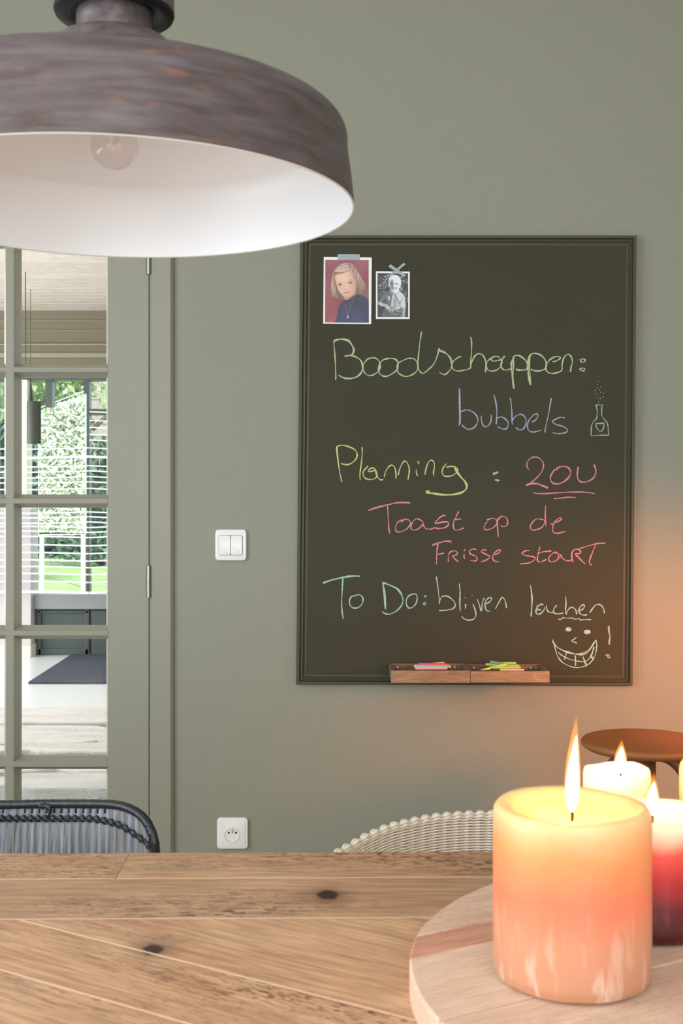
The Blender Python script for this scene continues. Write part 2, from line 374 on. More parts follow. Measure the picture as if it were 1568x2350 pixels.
# ------------------------------------------------------------ hall behind the door
HD = 8.9
hx = lambda px: (px-784)*HD/F
hz = lambda py: CZ-(py-1150)*HD/F
HX0, HX1 = -4.6, 1.2
struct(MB().box(HX0, HX1, DW+.15, HD+.1, -.1, 0).build('floor', M['white_tile']))
hallc = struct(MB().box(HX0, HX1, DW+.15, HD+.1, hz(713)+.02, hz(713)+.1).build('ceiling', M['ceiling']))
y = DW+.16; i = 0
while y < HD-.02:
    MB().box(HX0, HX1, y, min(y+.118, HD), hz(713), hz(713)+.02).build('ceiling_board', M['hall_ceil'], hallc, origin=(-2, y, hz(713)), bevel=.004); y += .122
struct(MB().box(HX0-.1, HX0, DW+.15, HD+.1, 0, 2.7).build('wall_hall_left', M['hall_wall']))
struct(MB().box(HX1, HX1+.1, DW+.15, HD+.1, 0, 2.7).build('wall_hall_right', M['hall_wall']))
WX0, WX1 = hx(-120), hx(420)
m = MB(); m.box(HX0, HX1, HD, HD+.12, hz(862), hz(713)+.1); m.box(HX0, WX0, HD, HD+.12, 0, hz(862)); m.box(WX1, HX1, HD, HD+.12, 0, hz(862))
struct(m.build('wall_hall_far', M['hall_wall']))
for k, (a, b_, dd) in enumerate(((789, 793, .02), (810, 821, .015), (735, 737, .008), (757, 759, .008))):
    struct(MB().box(HX0, HX1, HD-dd, HD, hz(b_), hz(a)).build('trim_%d' % (k+2), M['hall_trim'], bevel=.004))
# far window wall
win = bpy.data.objects.new('window_1', None); COL.objects.link(win); win.location = (hx(140), HD, 0); struct(win)
def hbox(name, x0, x1, y0, y1, d0, d1, mt, parent=win, **k):
    return MB().box(hx(x0), hx(x1), HD+d0, HD+d1, hz(y1), hz(y0)).build(name, mt, parent, **k)
hbox('head_rail', -120, 420, 862, 873, -.02, .1, M['grey_frame'])
for (a, b_, c_) in ((104, 120, 934), (192, 198.3, 902), (198.5, 205, 1365), (262, 278, 1365), (-20, -6, 1365)): hbox('mullion', a, b_, 873, c_, 0 if c_ > 940 or a > 150 else .0, .08, M['grey_frame'])
hbox('transom', 204, 420, 938, 952, .0, .07, M['grey_frame'])
hbox('sill_rail', 78, 420, 1364, 1396, -.06, .1, plain('pale_grey_rail', srgb(150, 152, 150), .5))
hbox('lower_panel', 84, 420, 1396, 1504, .0, .08, M['grey_frame'])
for (a, b_, c_, d_) in ((88, 205, 1400, 1407), (88, 205, 1488, 1503), (86, 96, 1396, 1504), (196, 206, 1396, 1504), (212, 300, 1400, 1503)):
    hbox('panel_moulding', a, b_, c_, d_, -.02, 0, M['grey_frame'], bevel=.005)
hbox('pane', -120, 420, 873, 1364, .04, .045, M['glass'])
hbox('post', 53, 66, 873, 1364, -.05, .1, M['cream'])
for (a, b_) in ((27, 80), (-60, 26)): hbox('pier', a, b_, 1168 if a > 0 else 1150, 1476, -.12, .1, plain('pink_white_pier', srgb(206, 196, 196), .7))
hbox('plinth', -120, 84, 1476, 1504, -.16, .1, M['cream'], bevel=.01)
def blind(x0, x1, ys, label):
    t = thing('venetian_blind', label, 'blind', (hx((x0+x1)/2), HD-.2, hz(ys[-1])))
    BD = HD-.2; bx = lambda p: (p-784)*BD/F; bz = lambda p: CZ-(p-1150)*BD/F
    for yy in ys:
        hth = 2.6 if yy in (1048, 1361) else 1.25
        v = []; n = 12
        for i in range(n+1):
            x = bx(x0+(x1-x0)*i/n); sag = .010*math.sin(PI*i/n)*(1 if yy < 1200 else -1)
            z = bz(yy)-sag
            v += [(x, BD-.012, z-bz(0)+bz(hth)), (x, BD-.012, z+bz(0)-bz(hth)), (x, BD+.012, z+bz(0)-bz(hth)+.002), (x, BD+.012, z-bz(0)+bz(hth)+.002)]
        f = []
        for i in range(n):
            for j in range(4): f.append((i*4+j, i*4+(j+1) % 4, i*4+4+(j+1) % 4, i*4+4+j))
        MB().add(v, f+[(0,1,2,3), (n*4, n*4+1, n*4+2, n*4+3)]).build('slat', M['slat_white'], t)
    for px in (x0+8, x1-12) if x1-x0 < 100 else (x0+60,):
        MB().box(bx(px), bx(px+3), BD-.016, BD-.013, bz(ys[-1]), HZT).build('ladder_tape', M['slat_white'], t)
    MB().box(bx(x0), bx(x1), BD-.02, BD+.02, HZT, HZT+.012).build('head_box', M['hall_trim'], t)
HZT = hz(868)
lowys = [1069,1081,1094,1106,1121,1137,1150,1162,1175,1186,1198,1211,1222,1234,1253,1271,1288,1303,1319,1337,1361]
blind(206, 420, [945,965,981,997,1010,1028,1048]+lowys, 'white venetian blind in the right bay of the far garden window')
blind(-110, 204, [1028,1048]+lowys, 'lower white venetian blind in the left bay of the far garden window, behind the pendant')
# door mat on the far floor
def fl(px, py): d = CZ*F/(py-1150); return ((px-784)*d/F, d)
o = MB().prism([fl(65,1570), (fl(65,1570)[0]+2.4, fl(65,1570)[1]), (fl(65,1570)[0]+2.4, 8.84), (fl(165,1505)[0], 8.84)], .001, .014).build('door_mat', M['mat'])
tag(o, 'dark grey coir door mat on the white hall floor', 'doormat')
# weathered low table
TZ = .32
def tl(px, py, z=TZ): d = (CZ-z)*F/(py-1150); return (px-784)*d/F, d
lt = thing('low_table', 'low table of weathered whitewashed planks with dark cracks, behind the door glass', 'table', (-2.2, 4.1, 0))
ys_ = [1622, 1661, 1705, 1729, 1770, 1809]
for k in range(5):
    d1, d0 = tl(0, ys_[k])[1], tl(0, ys_[k+1])[1]
    n = 90; va = []; 
    x0_, x1_ = -3.1, .25; rng = random.Random(k)
    def edge(d, seed, sgn):
        r_ = random.Random(seed); ph = [r_.uniform(0, 6.28) for _ in range(4)]
        return [(x0_+(x1_-x0_)*i/n, d + sgn*(.006+.050*max(0, math.sin(i*.42+ph[0]))**6+.006*abs(math.sin(i*.9+ph[1])*math.sin(i*.31+ph[2])))) for i in range(n+1)]
    e0 = edge(d0, k*2+1, 1); e1 = edge(d1, k*2+2, -1)
    MB().prism(e0+e1[::-1], TZ-.05, TZ+.004*rng.uniform(-1, 1), .004).build('plank', M['whitewood'], lt, origin=(-2, (d0+d1)/2, TZ-.05))
for (lx, ly) in ((-3.0, tl(0,1809)[1]+.08), (.15, tl(0,1809)[1]+.08), (-3.0, tl(0,1622)[1]-.1), (.15, tl(0,1622)[1]-.1)):
    MB().box(lx-.04, lx+.04, ly-.04, ly+.04, 0, TZ-.05).build('leg', M['whitewood'], lt)
MB().box(-2.95, .1, tl(0,1809)[1]+.06, tl(0,1622)[1]-.08, TZ-.09, TZ-.051).build('apron', plain('dark_underframe', srgb(34, 24, 20), .9), lt)
# hall pendant
pd = 8.0
def hp(px, py): return P(px, py, pd)
c = hp(70, 950); pdl = thing('pendant_lamp', 'slender dark pendant lamp hanging in the hall before the garden window', 'lamp', (c.x, pd, hz(713)))
m = MB(); m.cyl((c.x, pd, hp(0, 868).z), (c.x, pd, hz(713)), .002, 6); m.build('cable', M['pendant_dark'], pdl)
s = pd/F
m = MB(); m.lathe([(.001, hp(0,866).z), (1.5*s, hp(0,868).z), (3*s, hp(0,886).z), (5.5*s, hp(0,920).z), (5.5*s, hp(0,923).z)], c.x, pd, 16); m.build('stem_cone', M['pendant_dark'], pdl, smooth=True)
cx2 = hp(80, 0).x
m = MB(); m.lathe([(5*s, hp(0,920).z), (15*s, hp(0,921).z), (16*s, hp(0,924).z), (16*s, hp(0,1018).z), (15*s, hp(0,1018).z), (15*s, hp(0,924).z)], c.x+8*s, pd, 24); m.build('shade', M['pendant_dark'], pdl, smooth=True, angle=.5)
m = MB(); q = P(58.5, 0, 7.4).x; m.cyl((q, 7.4, P(0, 836, 7.4).z), (q, 7.4, hz(713)), .0035, 6); m.cyl((q, 7.4, P(0, 842, 7.4).z), (q, 7.4, P(0,836,7.4).z), .008, 8)
tag(m.build('pull_cord', M['pendant_dark']), 'thin dark pull cord hanging from the hall ceiling boards', 'cord')

# ------------------------------------------------------------ garden
GZ = -.1
tag(struct(MB().box(-40, 30, HD+.12, 60, GZ-.1, GZ).build('ground', M['lawn'])))
def leaves(pts_fn, n, size, name, mt, parent=None, label=None, cat=None):
    V = np.zeros((n*4, 3)); 
    c_ = np.array([pts_fn() for _ in range(n)])
    a = np.random.normal(size=(n, 3)); a /= np.linalg.norm(a, axis=1)[:, None]
    b_ = np.random.normal(size=(n, 3)); b_ -= a*(a*b_).sum(1)[:, None]; b_ /= np.linalg.norm(b_, axis=1)[:, None]
    s_ = size*np.random.uniform(.6, 1.4, (n, 1))
    V[0::4] = c_-a*s_; V[1::4] = c_+b_*s_*.45; V[2::4] = c_+a*s_; V[3::4] = c_-b_*s_*.45
    me = bpy.data.meshes.new(name); me.from_pydata(V.tolist(), [], [(i*4, i*4+1, i*4+2, i*4+3) for i in range(n)]); me.materials.append(mt)
    o = bpy.data.objects.new(name, me); COL.objects.link(o)
    if parent: o.parent = parent; o.matrix_parent_inverse = parent_world(parent).inverted()
    if parent is None: tag(o, label, cat)
    return tag(o, kind='stuff')
R_ = random.Random(3)
hd = thing('garden_hedge', 'dark green hedge closing the far side of the lawn', 'hedge', (-9, 26, GZ))
MB().box(-15, -6.2, 26.5, 28, GZ, 4.2).build('hedge_core', M['hedge_core'], hd)
leaves(lambda: (R_.uniform(-14, -6.1), R_.uniform(25.9, 26.6), R_.uniform(GZ, 4.6)), 6000, .12, 'foliage', M['leaf_dark'], hd)
# tall tree
tr = thing('garden_tree', 'green tree with brown forked branches beyond the hall window', 'tree', (-3.6, 17, GZ))
m = MB(); m.tube(smooth_path([(-3.67,17.0,GZ),(-3.67,17.0,1.6),(-3.66,17.0,2.6),(-4.0,17.0,3.6)]), .03, 8)
m.tube(smooth_path([(-3.6,17.0,2.2),(-3.2,16.9,2.5),(-2.9,16.9,2.45),(-2.5,16.9,2.9)]), .035, 6); m.tube(smooth_path([(-3.6,17.0,2.3),(-4.0,17.0,2.6),(-4.4,17.0,2.6)]), .03, 6)
m.build('trunk', M['bark'], tr, smooth=True)
leaves(lambda: (R_.gauss(-4.4, .55), R_.gauss(17.2, .4), R_.gauss(2.95, .42)), 2600, .07, 'foliage', plain('fresh_leaf', srgb(150, 168, 120), .6, var=.5, vscale=3), tr)
sh = thing('garden_shed', 'grey weathered garden shed wall right of the bright leaf panel', 'shed', (-4.6, 26, GZ))
for k in range(20): MB().box(-5.8, -2.0, 26, 26.06, GZ+k*.27, GZ+k*.27+.255).build('board', M['fence'], sh, origin=(-3, 26, GZ+k*.27))
MB().box(-5.75, -2.05, 26.07, 28, GZ, GZ+5.3).build('shed_body', M['fence'], sh)
bu = thing('garden_bush', 'leafy green bush in front of the grey shed', 'bush', (-4.6, 23, GZ))
MB().lathe([(.02, GZ), (.5, GZ+.3), (.6, GZ+1.3), (.02, GZ+2.3)], -4.7, 23, 14).build('bush_core', M['hedge_core'], bu)
leaves(lambda: (R_.gauss(-4.6, .5), R_.gauss(22.6, .2), R_.uniform(GZ+.1, 2.4)), 1500, .09, 'foliage', M['leaf_dark'], bu)
# added glass and pale leaves shaped after a bright reflection in the door glass
gd = 13.0
def gp(px, py, d=gd): return P(px, py, d)
gs = thing('reflection_glass', 'added glass panel with slanted top edge, standing in for a reflection in the door glass', 'screen', (gp(140,0).x, gd, GZ))
pl = [gp(89,937), gp(89,1228), gp(197,1226), gp(197,896)]
m = MB(); m.add([(p.x, gd, p.z) for p in pl]+[(p.x, gd+.01, p.z) for p in pl], [(0,1,2,3),(7,6,5,4),(0,4,5,1),(1,5,6,2),(2,6,7,3),(3,7,4,0)]); m.build('pane', M['glass'], gs)
for i in range(4): 
    a, b_ = pl[i], pl[(i+1) % 4]; MB().tube([(a.x, gd, a.z), (b_.x, gd, b_.z)], .005, 6).build('edge_strip', M['slat_white'], gs)
for px in (95, 190): MB().box(gp(px,0).x-.02, gp(px,0).x+.02, gd, gd+.04, GZ, gp(0,1228).z).build('foot', M['slat_white'], gs)
pdp = 13.5
ph = thing('reflection_leaves', 'added pale leaf panel with slanted top, standing in for a bright reflection in the door glass', 'hedge', (P(143,0,pdp).x, pdp, GZ))
q = [P(90,942,pdp), P(90,1222,pdp), P(196,1222,pdp), P(196,902,pdp)]
MB().add([(p.x, pdp+.05, p.z) for p in q]+[(p.x, pdp+.14, p.z) for p in q], [(0,1,2,3),(7,6,5,4),(0,4,5,1),(1,5,6,2),(2,6,7,3),(3,7,4,0)]).build('hedge_core', M['pale_core'], ph)
for px in (92, 194): MB().cyl((P(px,0,pdp).x, pdp+.09, GZ), (P(px,0,pdp).x, pdp+.09, P(0,1222,pdp).z), .015, 8).build('stem', M['bark'], ph)
def pf():
    u = R_.random(); v = R_.random(); px = 92+u*102; top = 942-(px-90)*.377; py = top+4+v*(1220-top-4); p = P(px, py, pdp-R_.uniform(0, .08)); return (p.x, p.y, p.z)
leaves(pf, 3400, .040, 'foliage', M['leaf_pale'], ph)

# ------------------------------------------------------------ chalkboard
BP = 3.022
def bp(px, py, d=BP): return P(px, py, d)
cb_ = thing('chalkboard', 'large dark olive framed chalkboard with handwritten chalk notes on the sage wall', 'chalkboard', (wx(1070), DW, wz(1572)))
outer = [(690,540), (1461.5,540), (1452.5,1574), (680,1571)]
def quad_at(t, d):
    """corners moved inwards by t px"""
    cs = [(690+t,540+t), (1461.5-t,540+t), (1452.5-t,1574-t), (680+t,1571-t)]
    return [P(x, y, d) for (x, y) in cs]
prof = [(0, DW), (0, DW-.018), (2, DW-.022), (6.5, DW-.022), (8.5, DW-.014), (10, DW-.014), (11, DW-.018), (14, DW-.019), (16, DW-.0155), (18, DW-.0145), (19, DW-.018), (22.5, DW-.018), (23.5, BP), (23.5, DW)]
rings = [quad_at(t, 3.02) for (t, d) in prof]
for s_ in range(4):
    v = []; f = []
    for k, (t, d) in enumerate(prof):
        for c_ in (rings[k][s_], rings[k][(s_+1) % 4]): v.append((c_.x, d, c_.z))
    for k in range(len(prof)-1): f.append((2*k, 2*k+1, 2*k+3, 2*k+2))
    MB().add(v, f).build('frame_rail', M['boardframe'], cb_)
qq = quad_at(23.2, 3.02)
m = MB(); m.add([(p.x, BP, p.z) for p in qq]+[(p.x, DW, p.z) for p in qq], [(0,1,2,3),(7,6,5,4),(0,4,5,1),(1,5,6,2),(2,6,7,3),(3,7,4,0)]); m.build('board_panel', M['board'], cb_)
def chalk_mat(name, col):
    m, nt, N, L, b = nodes(name); b.inputs['Base Color'].default_value = col; b.inputs['Roughness'].default_value = .95; b.inputs['Specular IOR Level'].default_value = .1
    tc = N.new('ShaderNodeTexCoord'); n = N.new('ShaderNodeTexNoise'); n.inputs['Scale'].default_value = 900; n.inputs['Detail'].default_value = 2; L.new(tc.outputs['Object'], n.inputs[0])
    r = ramp(N, [(.40, (.38,.38,.38,1)), (.56, (1,1,1,1))]); L.new(n.outputs[0], r.inputs[0]); L.new(r.outputs[0], b.inputs['Alpha']); return m
CH = {'g': chalk_mat('pale_green_chalk', srgb(205, 216, 166)), 'l': chalk_mat('lilac_chalk', srgb(190, 186, 212)), 'y': chalk_mat('yellow_chalk', srgb(226, 228, 150)),
      'p': chalk_mat('pink_chalk', srgb(238, 150, 164)), 'm': chalk_mat('mint_chalk', srgb(185, 222, 206)), 'w': chalk_mat('white_chalk', srgb(190, 205, 190))}
def chalk(name, ox, oy, sc, color, strokes, label, blobs=()):
    labs = label.split('|')
    if len(labs) == 1: return chalk1(name, ox, oy, sc, color, strokes, label, blobs)
    items = []
    for st in strokes:
        pts = st[1] if isinstance(st, tuple) and isinstance(st[0], (int, float)) else st
        items.append([min(p[0] for p in pts)/sc, max(p[0] for p in pts)/sc, [st]])
    items.sort(key=lambda q: q[0]); gr = [items[0]]
    for it in items[1:]:
        if it[0]-gr[-1][1] > 20: gr.append(it)
        else: gr[-1][1] = max(gr[-1][1], it[1]); gr[-1][2] += it[2]
    assert len(gr) == len(labs), (label, len(gr))
    for g_, l_ in zip(gr, labs): chalk1(name, ox, oy, sc, color, g_[2], l_)
def chalk1(name, ox, oy, sc, color, strokes, label, blobs=()):
    m = MB(); zoff = [0]
    for st in strokes:
        wd = 3.1
        if isinstance(st, tuple) and isinstance(st[0], (int, float)): wd, st = st
        if len(st) == 1:
            x, y_ = st[0]; st = [(x-3, y_-3), (x+3, y_+3)]
        pts = smooth_path([Vector((ox+a/sc, oy+b_/sc, 0)) for a, b_ in st], 8)
        # resample densely for an uneven chalk edge
        zoff[0] += .00002; v = []; n = len(pts); ph = random.uniform(0, 9)
        for i, p in enumerate(pts):
            t = pts[min(i+1, n-1)]-pts[max(i-1, 0)]
            if t.length < 1e-6: t = Vector((1,0,0))
            t.normalize(); nn = Vector((-t.y, t.x, 0)); ww = wd*.5*(.82+.22*math.sin(i*.31+ph)+random.uniform(-.12, .12))*(.6 if i in (0, n-1) else 1)
            for s_ in (1, -1):
                q = bp(p.x+nn.x*ww*s_, p.y+nn.y*ww*s_, BP); v.append((q.x, BP-.0005-zoff[0], q.z))
        m.add(v, [(2*i, 2*i+1, 2*i+3, 2*i+2) for i in range(n-1)])
    for (x, y_, a, b_) in blobs:
        v = [(lambda q: (q.x, BP-.0006, q.z))(bp(ox+(x+a*math.cos(k*PI/10)*random.uniform(.85,1.05))/sc, oy+(y_+b_*math.sin(k*PI/10)*random.uniform(.85,1.05))/sc)) for k in range(20)]
        m.add(v, [tuple(range(20))])
    return tag(m.build(name, CH[color], cb_), label)
chalk('chalk_word', 750, 750, 4.9, 'g', [
 [(80,160),(84,230),(92,320),(98,430),(102,520),(101,597)],
 (5,[(82,160),(120,145),(180,140),(245,158),(280,200),(303,245),(300,290),(275,322)]),
 (4.2,[(203,332),(240,325),(275,322),(330,340),(375,370),(398,410),(403,460),(390,510),(350,555),(300,575),(240,583),(180,570),(135,543)]),
 [(510,348),(460,365),(420,410),(408,460),(425,515),(470,547),(520,542),(570,510),(600,470),(598,410),(575,370),(540,350),(510,348)],
 (3.5,[(700,355),(640,370),(600,410),(582,470),(592,520),(630,552),(680,555),(740,525),(790,485),(805,430),(795,390),(760,360),(700,355)]),
 [(975,357),(920,355),(860,378),(805,410),(790,460),(805,515),(850,548),(900,558),(960,540),(1005,505),(1025,460),(1020,410),(1000,375),(975,357)],
 [(1067,55),(1055,130),(1042,230),(1030,350),(1028,430),(1040,490),(1075,522),(1100,515),(1150,475),(1200,425),(1240,340),(1265,240)],
 (4.5,[(1265,240),(1275,268),(1330,290),(1370,325),(1398,370),(1408,430)]), [(1408,430),(1390,480),(1350,525),(1315,536),(1268,512)],
 [(1515,332),(1470,350),(1425,390),(1408,440),(1425,480),(1480,498),(1530,490),(1568,484),(1600,472),(1620,460)],
 [(1620,112),(1630,180),(1628,280),(1620,400),(1620,460)],
 (3.5,[(1620,460),(1630,400),(1665,330),(1710,302),(1755,320),(1782,370),(1790,430),(1785,510)]),
 [(1970,375),(1940,340),(1900,332),(1845,355),(1805,395),(1795,440),(1810,480),(1850,498),(1910,485),(1955,450),(1970,400),(1955,355),(1900,332)],
 [(1845,365),(1870,385),(1920,380),(1970,368)], (3.5,[(2003,328),(1975,370),(1958,430),(1980,475),(2020,487),(2080,470)]),
 (4.5,[(2098,360),(2080,400),(2078,450),(2088,560),(2105,695)]), [(2098,360),(2102,430),(2095,560),(2105,695)],
 (4.2,[(2098,360),(2110,330),(2150,322),(2200,345),(2245,390),(2262,440),(2245,480),(2190,487),(2150,485),(2128,472)]),
 (4.5,[(2270,350),(2265,420),(2265,500),(2275,580),(2292,655)]), [(2285,340),(2280,450),(2290,560),(2294,655)],
 (4,[(2270,350),(2300,310),(2340,298),(2400,315),(2445,355),(2470,410),(2460,465),(2420,490),(2370,497),(2320,488),(2295,475)]),
 (3.5,[(2540,392),(2580,385),(2620,360),(2625,343),(2580,335),(2530,355),(2485,400),(2465,450),(2475,500),(2520,523),(2570,522),(2635,500)]),
 (3.5,[(2635,500),(2648,470),(2648,420),(2670,345),(2710,310),(2745,330),(2763,390),(2750,450),(2740,510)]),
 [(2845,372),(2880,362),(2908,375),(2890,398),(2865,395),(2855,372)], [(2840,482),(2870,465),(2900,470),(2890,495),(2860,490),(2855,472)]], 'pale green handwritten chalk word Boodschappen with colon')
chalk('chalk_word', 1040, 860, 4.126, 'l', [
 [(60,128),(66,250),(70,400),(66,470)], [(62,130),(60,250),(62,400),(58,480)], [(72,352),(130,332),(190,355),(230,400),(232,450),(200,500),(150,517),(110,500),(85,475)],
 [(268,388),(270,440),(290,485),(320,490),(348,465),(362,420),(360,378)],
 [(385,188),(405,260),(415,340),(412,420),(408,472)], [(412,420),(440,400),(480,408),(515,440),(523,475),(505,510),(470,512),(422,492)],
 [(541,218),(552,290),(558,380),(558,440),(563,472)], [(560,440),(585,400),(640,375),(680,400),(692,445),(675,500),(645,522),(615,515),(595,500)],
 [(745,447),(780,430),(802,395),(798,372),(765,380),(720,430),(703,485),(720,530),(760,543),(800,535),(835,527)],
 [(931,220),(905,370),(873,520),(875,545)], [(1057,412),(1020,402),(965,425),(942,445),(970,468),(1040,490),(1080,518),(1070,545),(1010,558),(943,550)]], 'lilac handwritten chalk word bubbels')
chalk('chalk_drawing', 1040, 860, 4.126, 'w', [(2.4, s_) for s_ in [
 [(1345,290),(1380,285),(1420,288)], [(1355,292),(1365,340),(1362,400),(1355,420),(1325,450),(1310,500),(1308,580)], [(1412,290),(1408,340),(1412,390),(1440,430),(1465,470),(1470,530),(1475,572)],
 [(1308,580),(1380,573),(1475,572)], [(1352,458),(1390,462),(1430,455)], [(1352,458),(1360,500),(1395,538),(1425,505),(1430,455)]]]+
 [(2.2, [p]) for p in ((1380,62),(1367,93),(1397,113),(1362,125),(1388,142),(1345,152),(1397,168),(1425,175),(1355,185),(1370,214),(1422,212),(1395,226),(1380,262))], 'white chalk drawing of a bubbling bottle with a shield')
chalk('chalk_word', 750, 1010, 4.612, 'y', [
 [(110,85),(118,200),(135,320),(160,445)], [(103,90),(110,160),(125,240)], (3.5,[(103,90),(120,62),(170,55),(240,72),(300,105),(322,150),(310,200),(270,240),(215,260),(150,248)]),
 [(374,75),(376,140),(365,260),(352,360),(355,425)],
 [(438,275),(395,320),(385,365),(410,405),(460,417),(510,405),(532,370),(520,320),(490,295),(450,308),(440,330),(470,332),(515,318)], [(515,310),(525,360),(545,400),(570,420),(600,416)],
 [(610,390),(625,330),(660,280),(692,266),(720,290),(733,350),(732,412)], [(756,372),(775,300),(805,240),(830,222),(860,255),(875,320),(860,420)],
 [(948,310),(950,345),(962,378)], [(963,225),(975,240),(965,255)], [(1040,368),(1055,290),(1080,230),(1108,213),(1135,235),(1140,290),(1130,340),(1136,380)],
 [(1273,247),(1235,290),(1222,340),(1240,375),(1285,385),(1340,370),(1380,335),(1385,305),(1350,280),(1300,280),(1265,290)],
 (5,[(1350,280),(1375,330),(1420,390),(1465,440),(1483,490),(1465,530),(1420,558),(1340,575),(1240,578),(1150,568),(1100,560),(1060,555),(1070,538),(1090,540)]),
 (2.6,[(1758,355),(1785,342),(1815,338),(1775,362),(1758,355)]), (2.6,[(1780,424),(1805,420),(1828,427),(1800,432)])], 'yellow handwritten chalk word Planning|yellow chalk colon after Planning')
chalk('chalk_word', 1080, 1030, 4.9, 'p', [
 [(662,237),(640,210),(635,175),(655,125),(700,95),(760,98),(805,135),(822,190),(805,250),(760,310),(700,365),(625,412)], (5,[(625,412),(680,392),(750,392),(810,415),(875,440)]),
 (3.8,[(962,243),(985,212),(1040,197),(1095,210),(1125,250),(1118,300),(1075,350),(1020,385),(960,395),(915,375),(898,335),(915,280),(955,225)]),
 (3.8,[(1213,200),(1203,260),(1203,320),(1225,360),(1270,376),(1330,362),(1385,325),(1410,270),(1405,220),(1388,175)]),
 [(703,493),(760,503),(850,503),(1000,493),(1150,486),(1280,487),(1400,503)], [(935,562),(1010,555),(1100,545),(1187,548)]], 'pink underlined chalk writing 20U')
chalk('chalk_word', 830, 1140, 3.136, 'p', [
 (4,[(48,98),(120,75),(200,55),(270,42),(350,44)]), [(187,65),(192,150),(196,220),(203,268)],
 [(295,165),(265,180),(245,215),(250,248),(280,252),(320,235),(350,200),(345,170),(310,163),(285,185)],
 [(435,175),(400,158),(370,180),(355,215),(365,238),(400,235),(435,205),(440,175),(445,205),(465,230),(500,232),(530,220)],
 (4,[(605,132),(570,145),(530,190),(580,183),(620,182),(625,200),(600,222),(560,228),(530,225)]), [(700,105),(680,145),(662,190),(665,230),(690,240),(738,224)], [(660,168),(690,162),(722,160)],
 [(905,180),(885,205),(885,232),(910,237),(950,220),(975,190),(965,160),(930,157),(900,170)], [(985,150),(978,200),(985,290)], [(985,165),(1005,142),(1035,145),(1052,175),(1045,205),(1020,215),(1003,208)],
 [(1310,165),(1260,160),(1225,190),(1215,225),(1240,240),(1290,225),(1315,195),(1320,165)], [(1326,62),(1322,140),(1328,215)],
 [(1357,200),(1400,185),(1435,165),(1430,152),(1400,170),(1378,210),(1378,250),(1410,264),(1470,248)]], 'pink chalk word Toast|pink chalk word op|pink chalk word de')
chalk('chalk_word', 980, 1230, 3.733, 'p', [
 (4.2,[(45,80),(100,60),(160,45),(210,48)]), (3.5,[(95,65),(85,150),(83,243)]), [(95,158),(148,147)],
 [(185,220),(183,180),(195,145),(225,127),(255,135),(258,160),(220,170),(240,195),(270,222)], [(320,155),(318,180),(326,198)], (2.2,[(328,112),(318,130)]),
 [(425,115),(390,112),(365,130),(375,155),(420,175),(430,200),(410,215),(372,207)], [(510,120),(480,122),(465,135),(500,155),(538,175),(520,200),(485,215),(462,222)],
 [(575,160),(610,150),(632,125),(610,122),(575,150),(562,185),(580,215),(625,222)], [(880,128),(850,125),(815,150),(850,168),(920,180),(920,205),(870,232),(800,238)],
 [(968,90),(955,150),(945,200),(960,222),(990,218),(1025,200)], [(945,150),(1000,135),(1068,128)],
 [(1130,160),(1100,140),(1065,160),(1043,195),(1060,222),(1100,215),(1130,185),(1125,155),(1150,165),(1155,185),(1200,213),(1240,205)],
 (4,[(1253,228),(1242,180),(1250,130),(1285,112),(1315,130),(1310,150),(1275,155),(1310,195),(1355,240)]), [(1308,108),(1380,85),(1460,65),(1530,62)], [(1447,75),(1415,150),(1393,210),(1398,240),(1415,250)]], 'pink chalk word FRISSE|pink chalk word STaRT')
chalk('chalk_word', 730, 1300, 3.409, 'm', [
 (4.6,[(38,130),(110,105),(200,85),(270,75),(330,76)]), [(195,90),(190,180),(185,280),(190,360),(197,412)],
 [(290,237),(268,230),(248,260),(250,300),(280,325),(320,318),(350,280),(348,240),(318,220),(275,235)],
 [(505,125),(515,200),(528,335)], [(510,135),(525,220),(528,335)], (4.5,[(505,125),(560,145),(620,175),(655,220)]), [(655,220),(665,265),(650,310),(610,350),(560,373),(525,368),(503,353)],
 [(740,215),(705,235),(690,275),(700,315),(725,325),(760,300),(775,260),(770,220),(740,215)], (2.2,[(838,225),(846,235),(836,240),(832,230)]), (2.2,[(835,278),(845,290),(832,300),(825,288),(840,283)]),
 (2.6,[(926,78),(938,160),(948,250),(950,292)]), [(950,275),(970,237),(1010,232),(1055,262),(1075,300),(1055,330),(1000,342),(948,345)], [(1105,133),(1112,200),(1110,280),(1114,348)],
 [(1155,292),(1154,332)], (2,[(1152,246)]), [(1212,292),(1230,340),(1235,385),(1215,413),(1180,420),(1145,410),(1125,390)], (2,[(1206,228)]),
 [(1247,256),(1262,300),(1278,347),(1285,290),(1300,245)], [(1315,292),(1345,275),(1360,250),(1340,245),(1315,265),(1307,305),(1320,345),(1348,350)], [(1388,333),(1410,290),(1440,243),(1460,260),(1472,300),(1474,326)]], 'mint chalk word To|mint chalk word Do with colon|mint chalk word blijven')
chalk('chalk_word', 1200, 1330, 7.127, 'm', [
 (3.5,[(125,90),(145,220),(152,350),(145,480),(138,605)]), [(340,415),(300,405),(250,435),(220,490),(220,545),(250,568),(300,550),(345,500),(365,450)], [(240,420),(235,460),(250,490),(295,495)],
 [(390,420),(390,470),(410,515),(450,540),(490,540)], [(555,420),(510,480),(500,525),(530,555),(590,560),(665,545)], [(700,275),(708,380),(700,480),(708,575)], [(708,575),(740,500),(790,455),(840,470),(870,510),(882,570)],
 [(890,505),(930,510),(985,480),(1010,440),(990,412),(945,440),(915,500),(935,555),(990,580),(1055,575)], [(1095,545),(1130,490),(1190,420),(1250,408),(1300,440),(1330,500),(1332,555)],
 (2.4,[(590,635),(600,660),(625,650),(660,625),(720,632),(800,628),(860,648),(920,638),(945,662),(1000,655),(1060,655),(1120,655)])], 'mint chalk word lachen, half underlined')
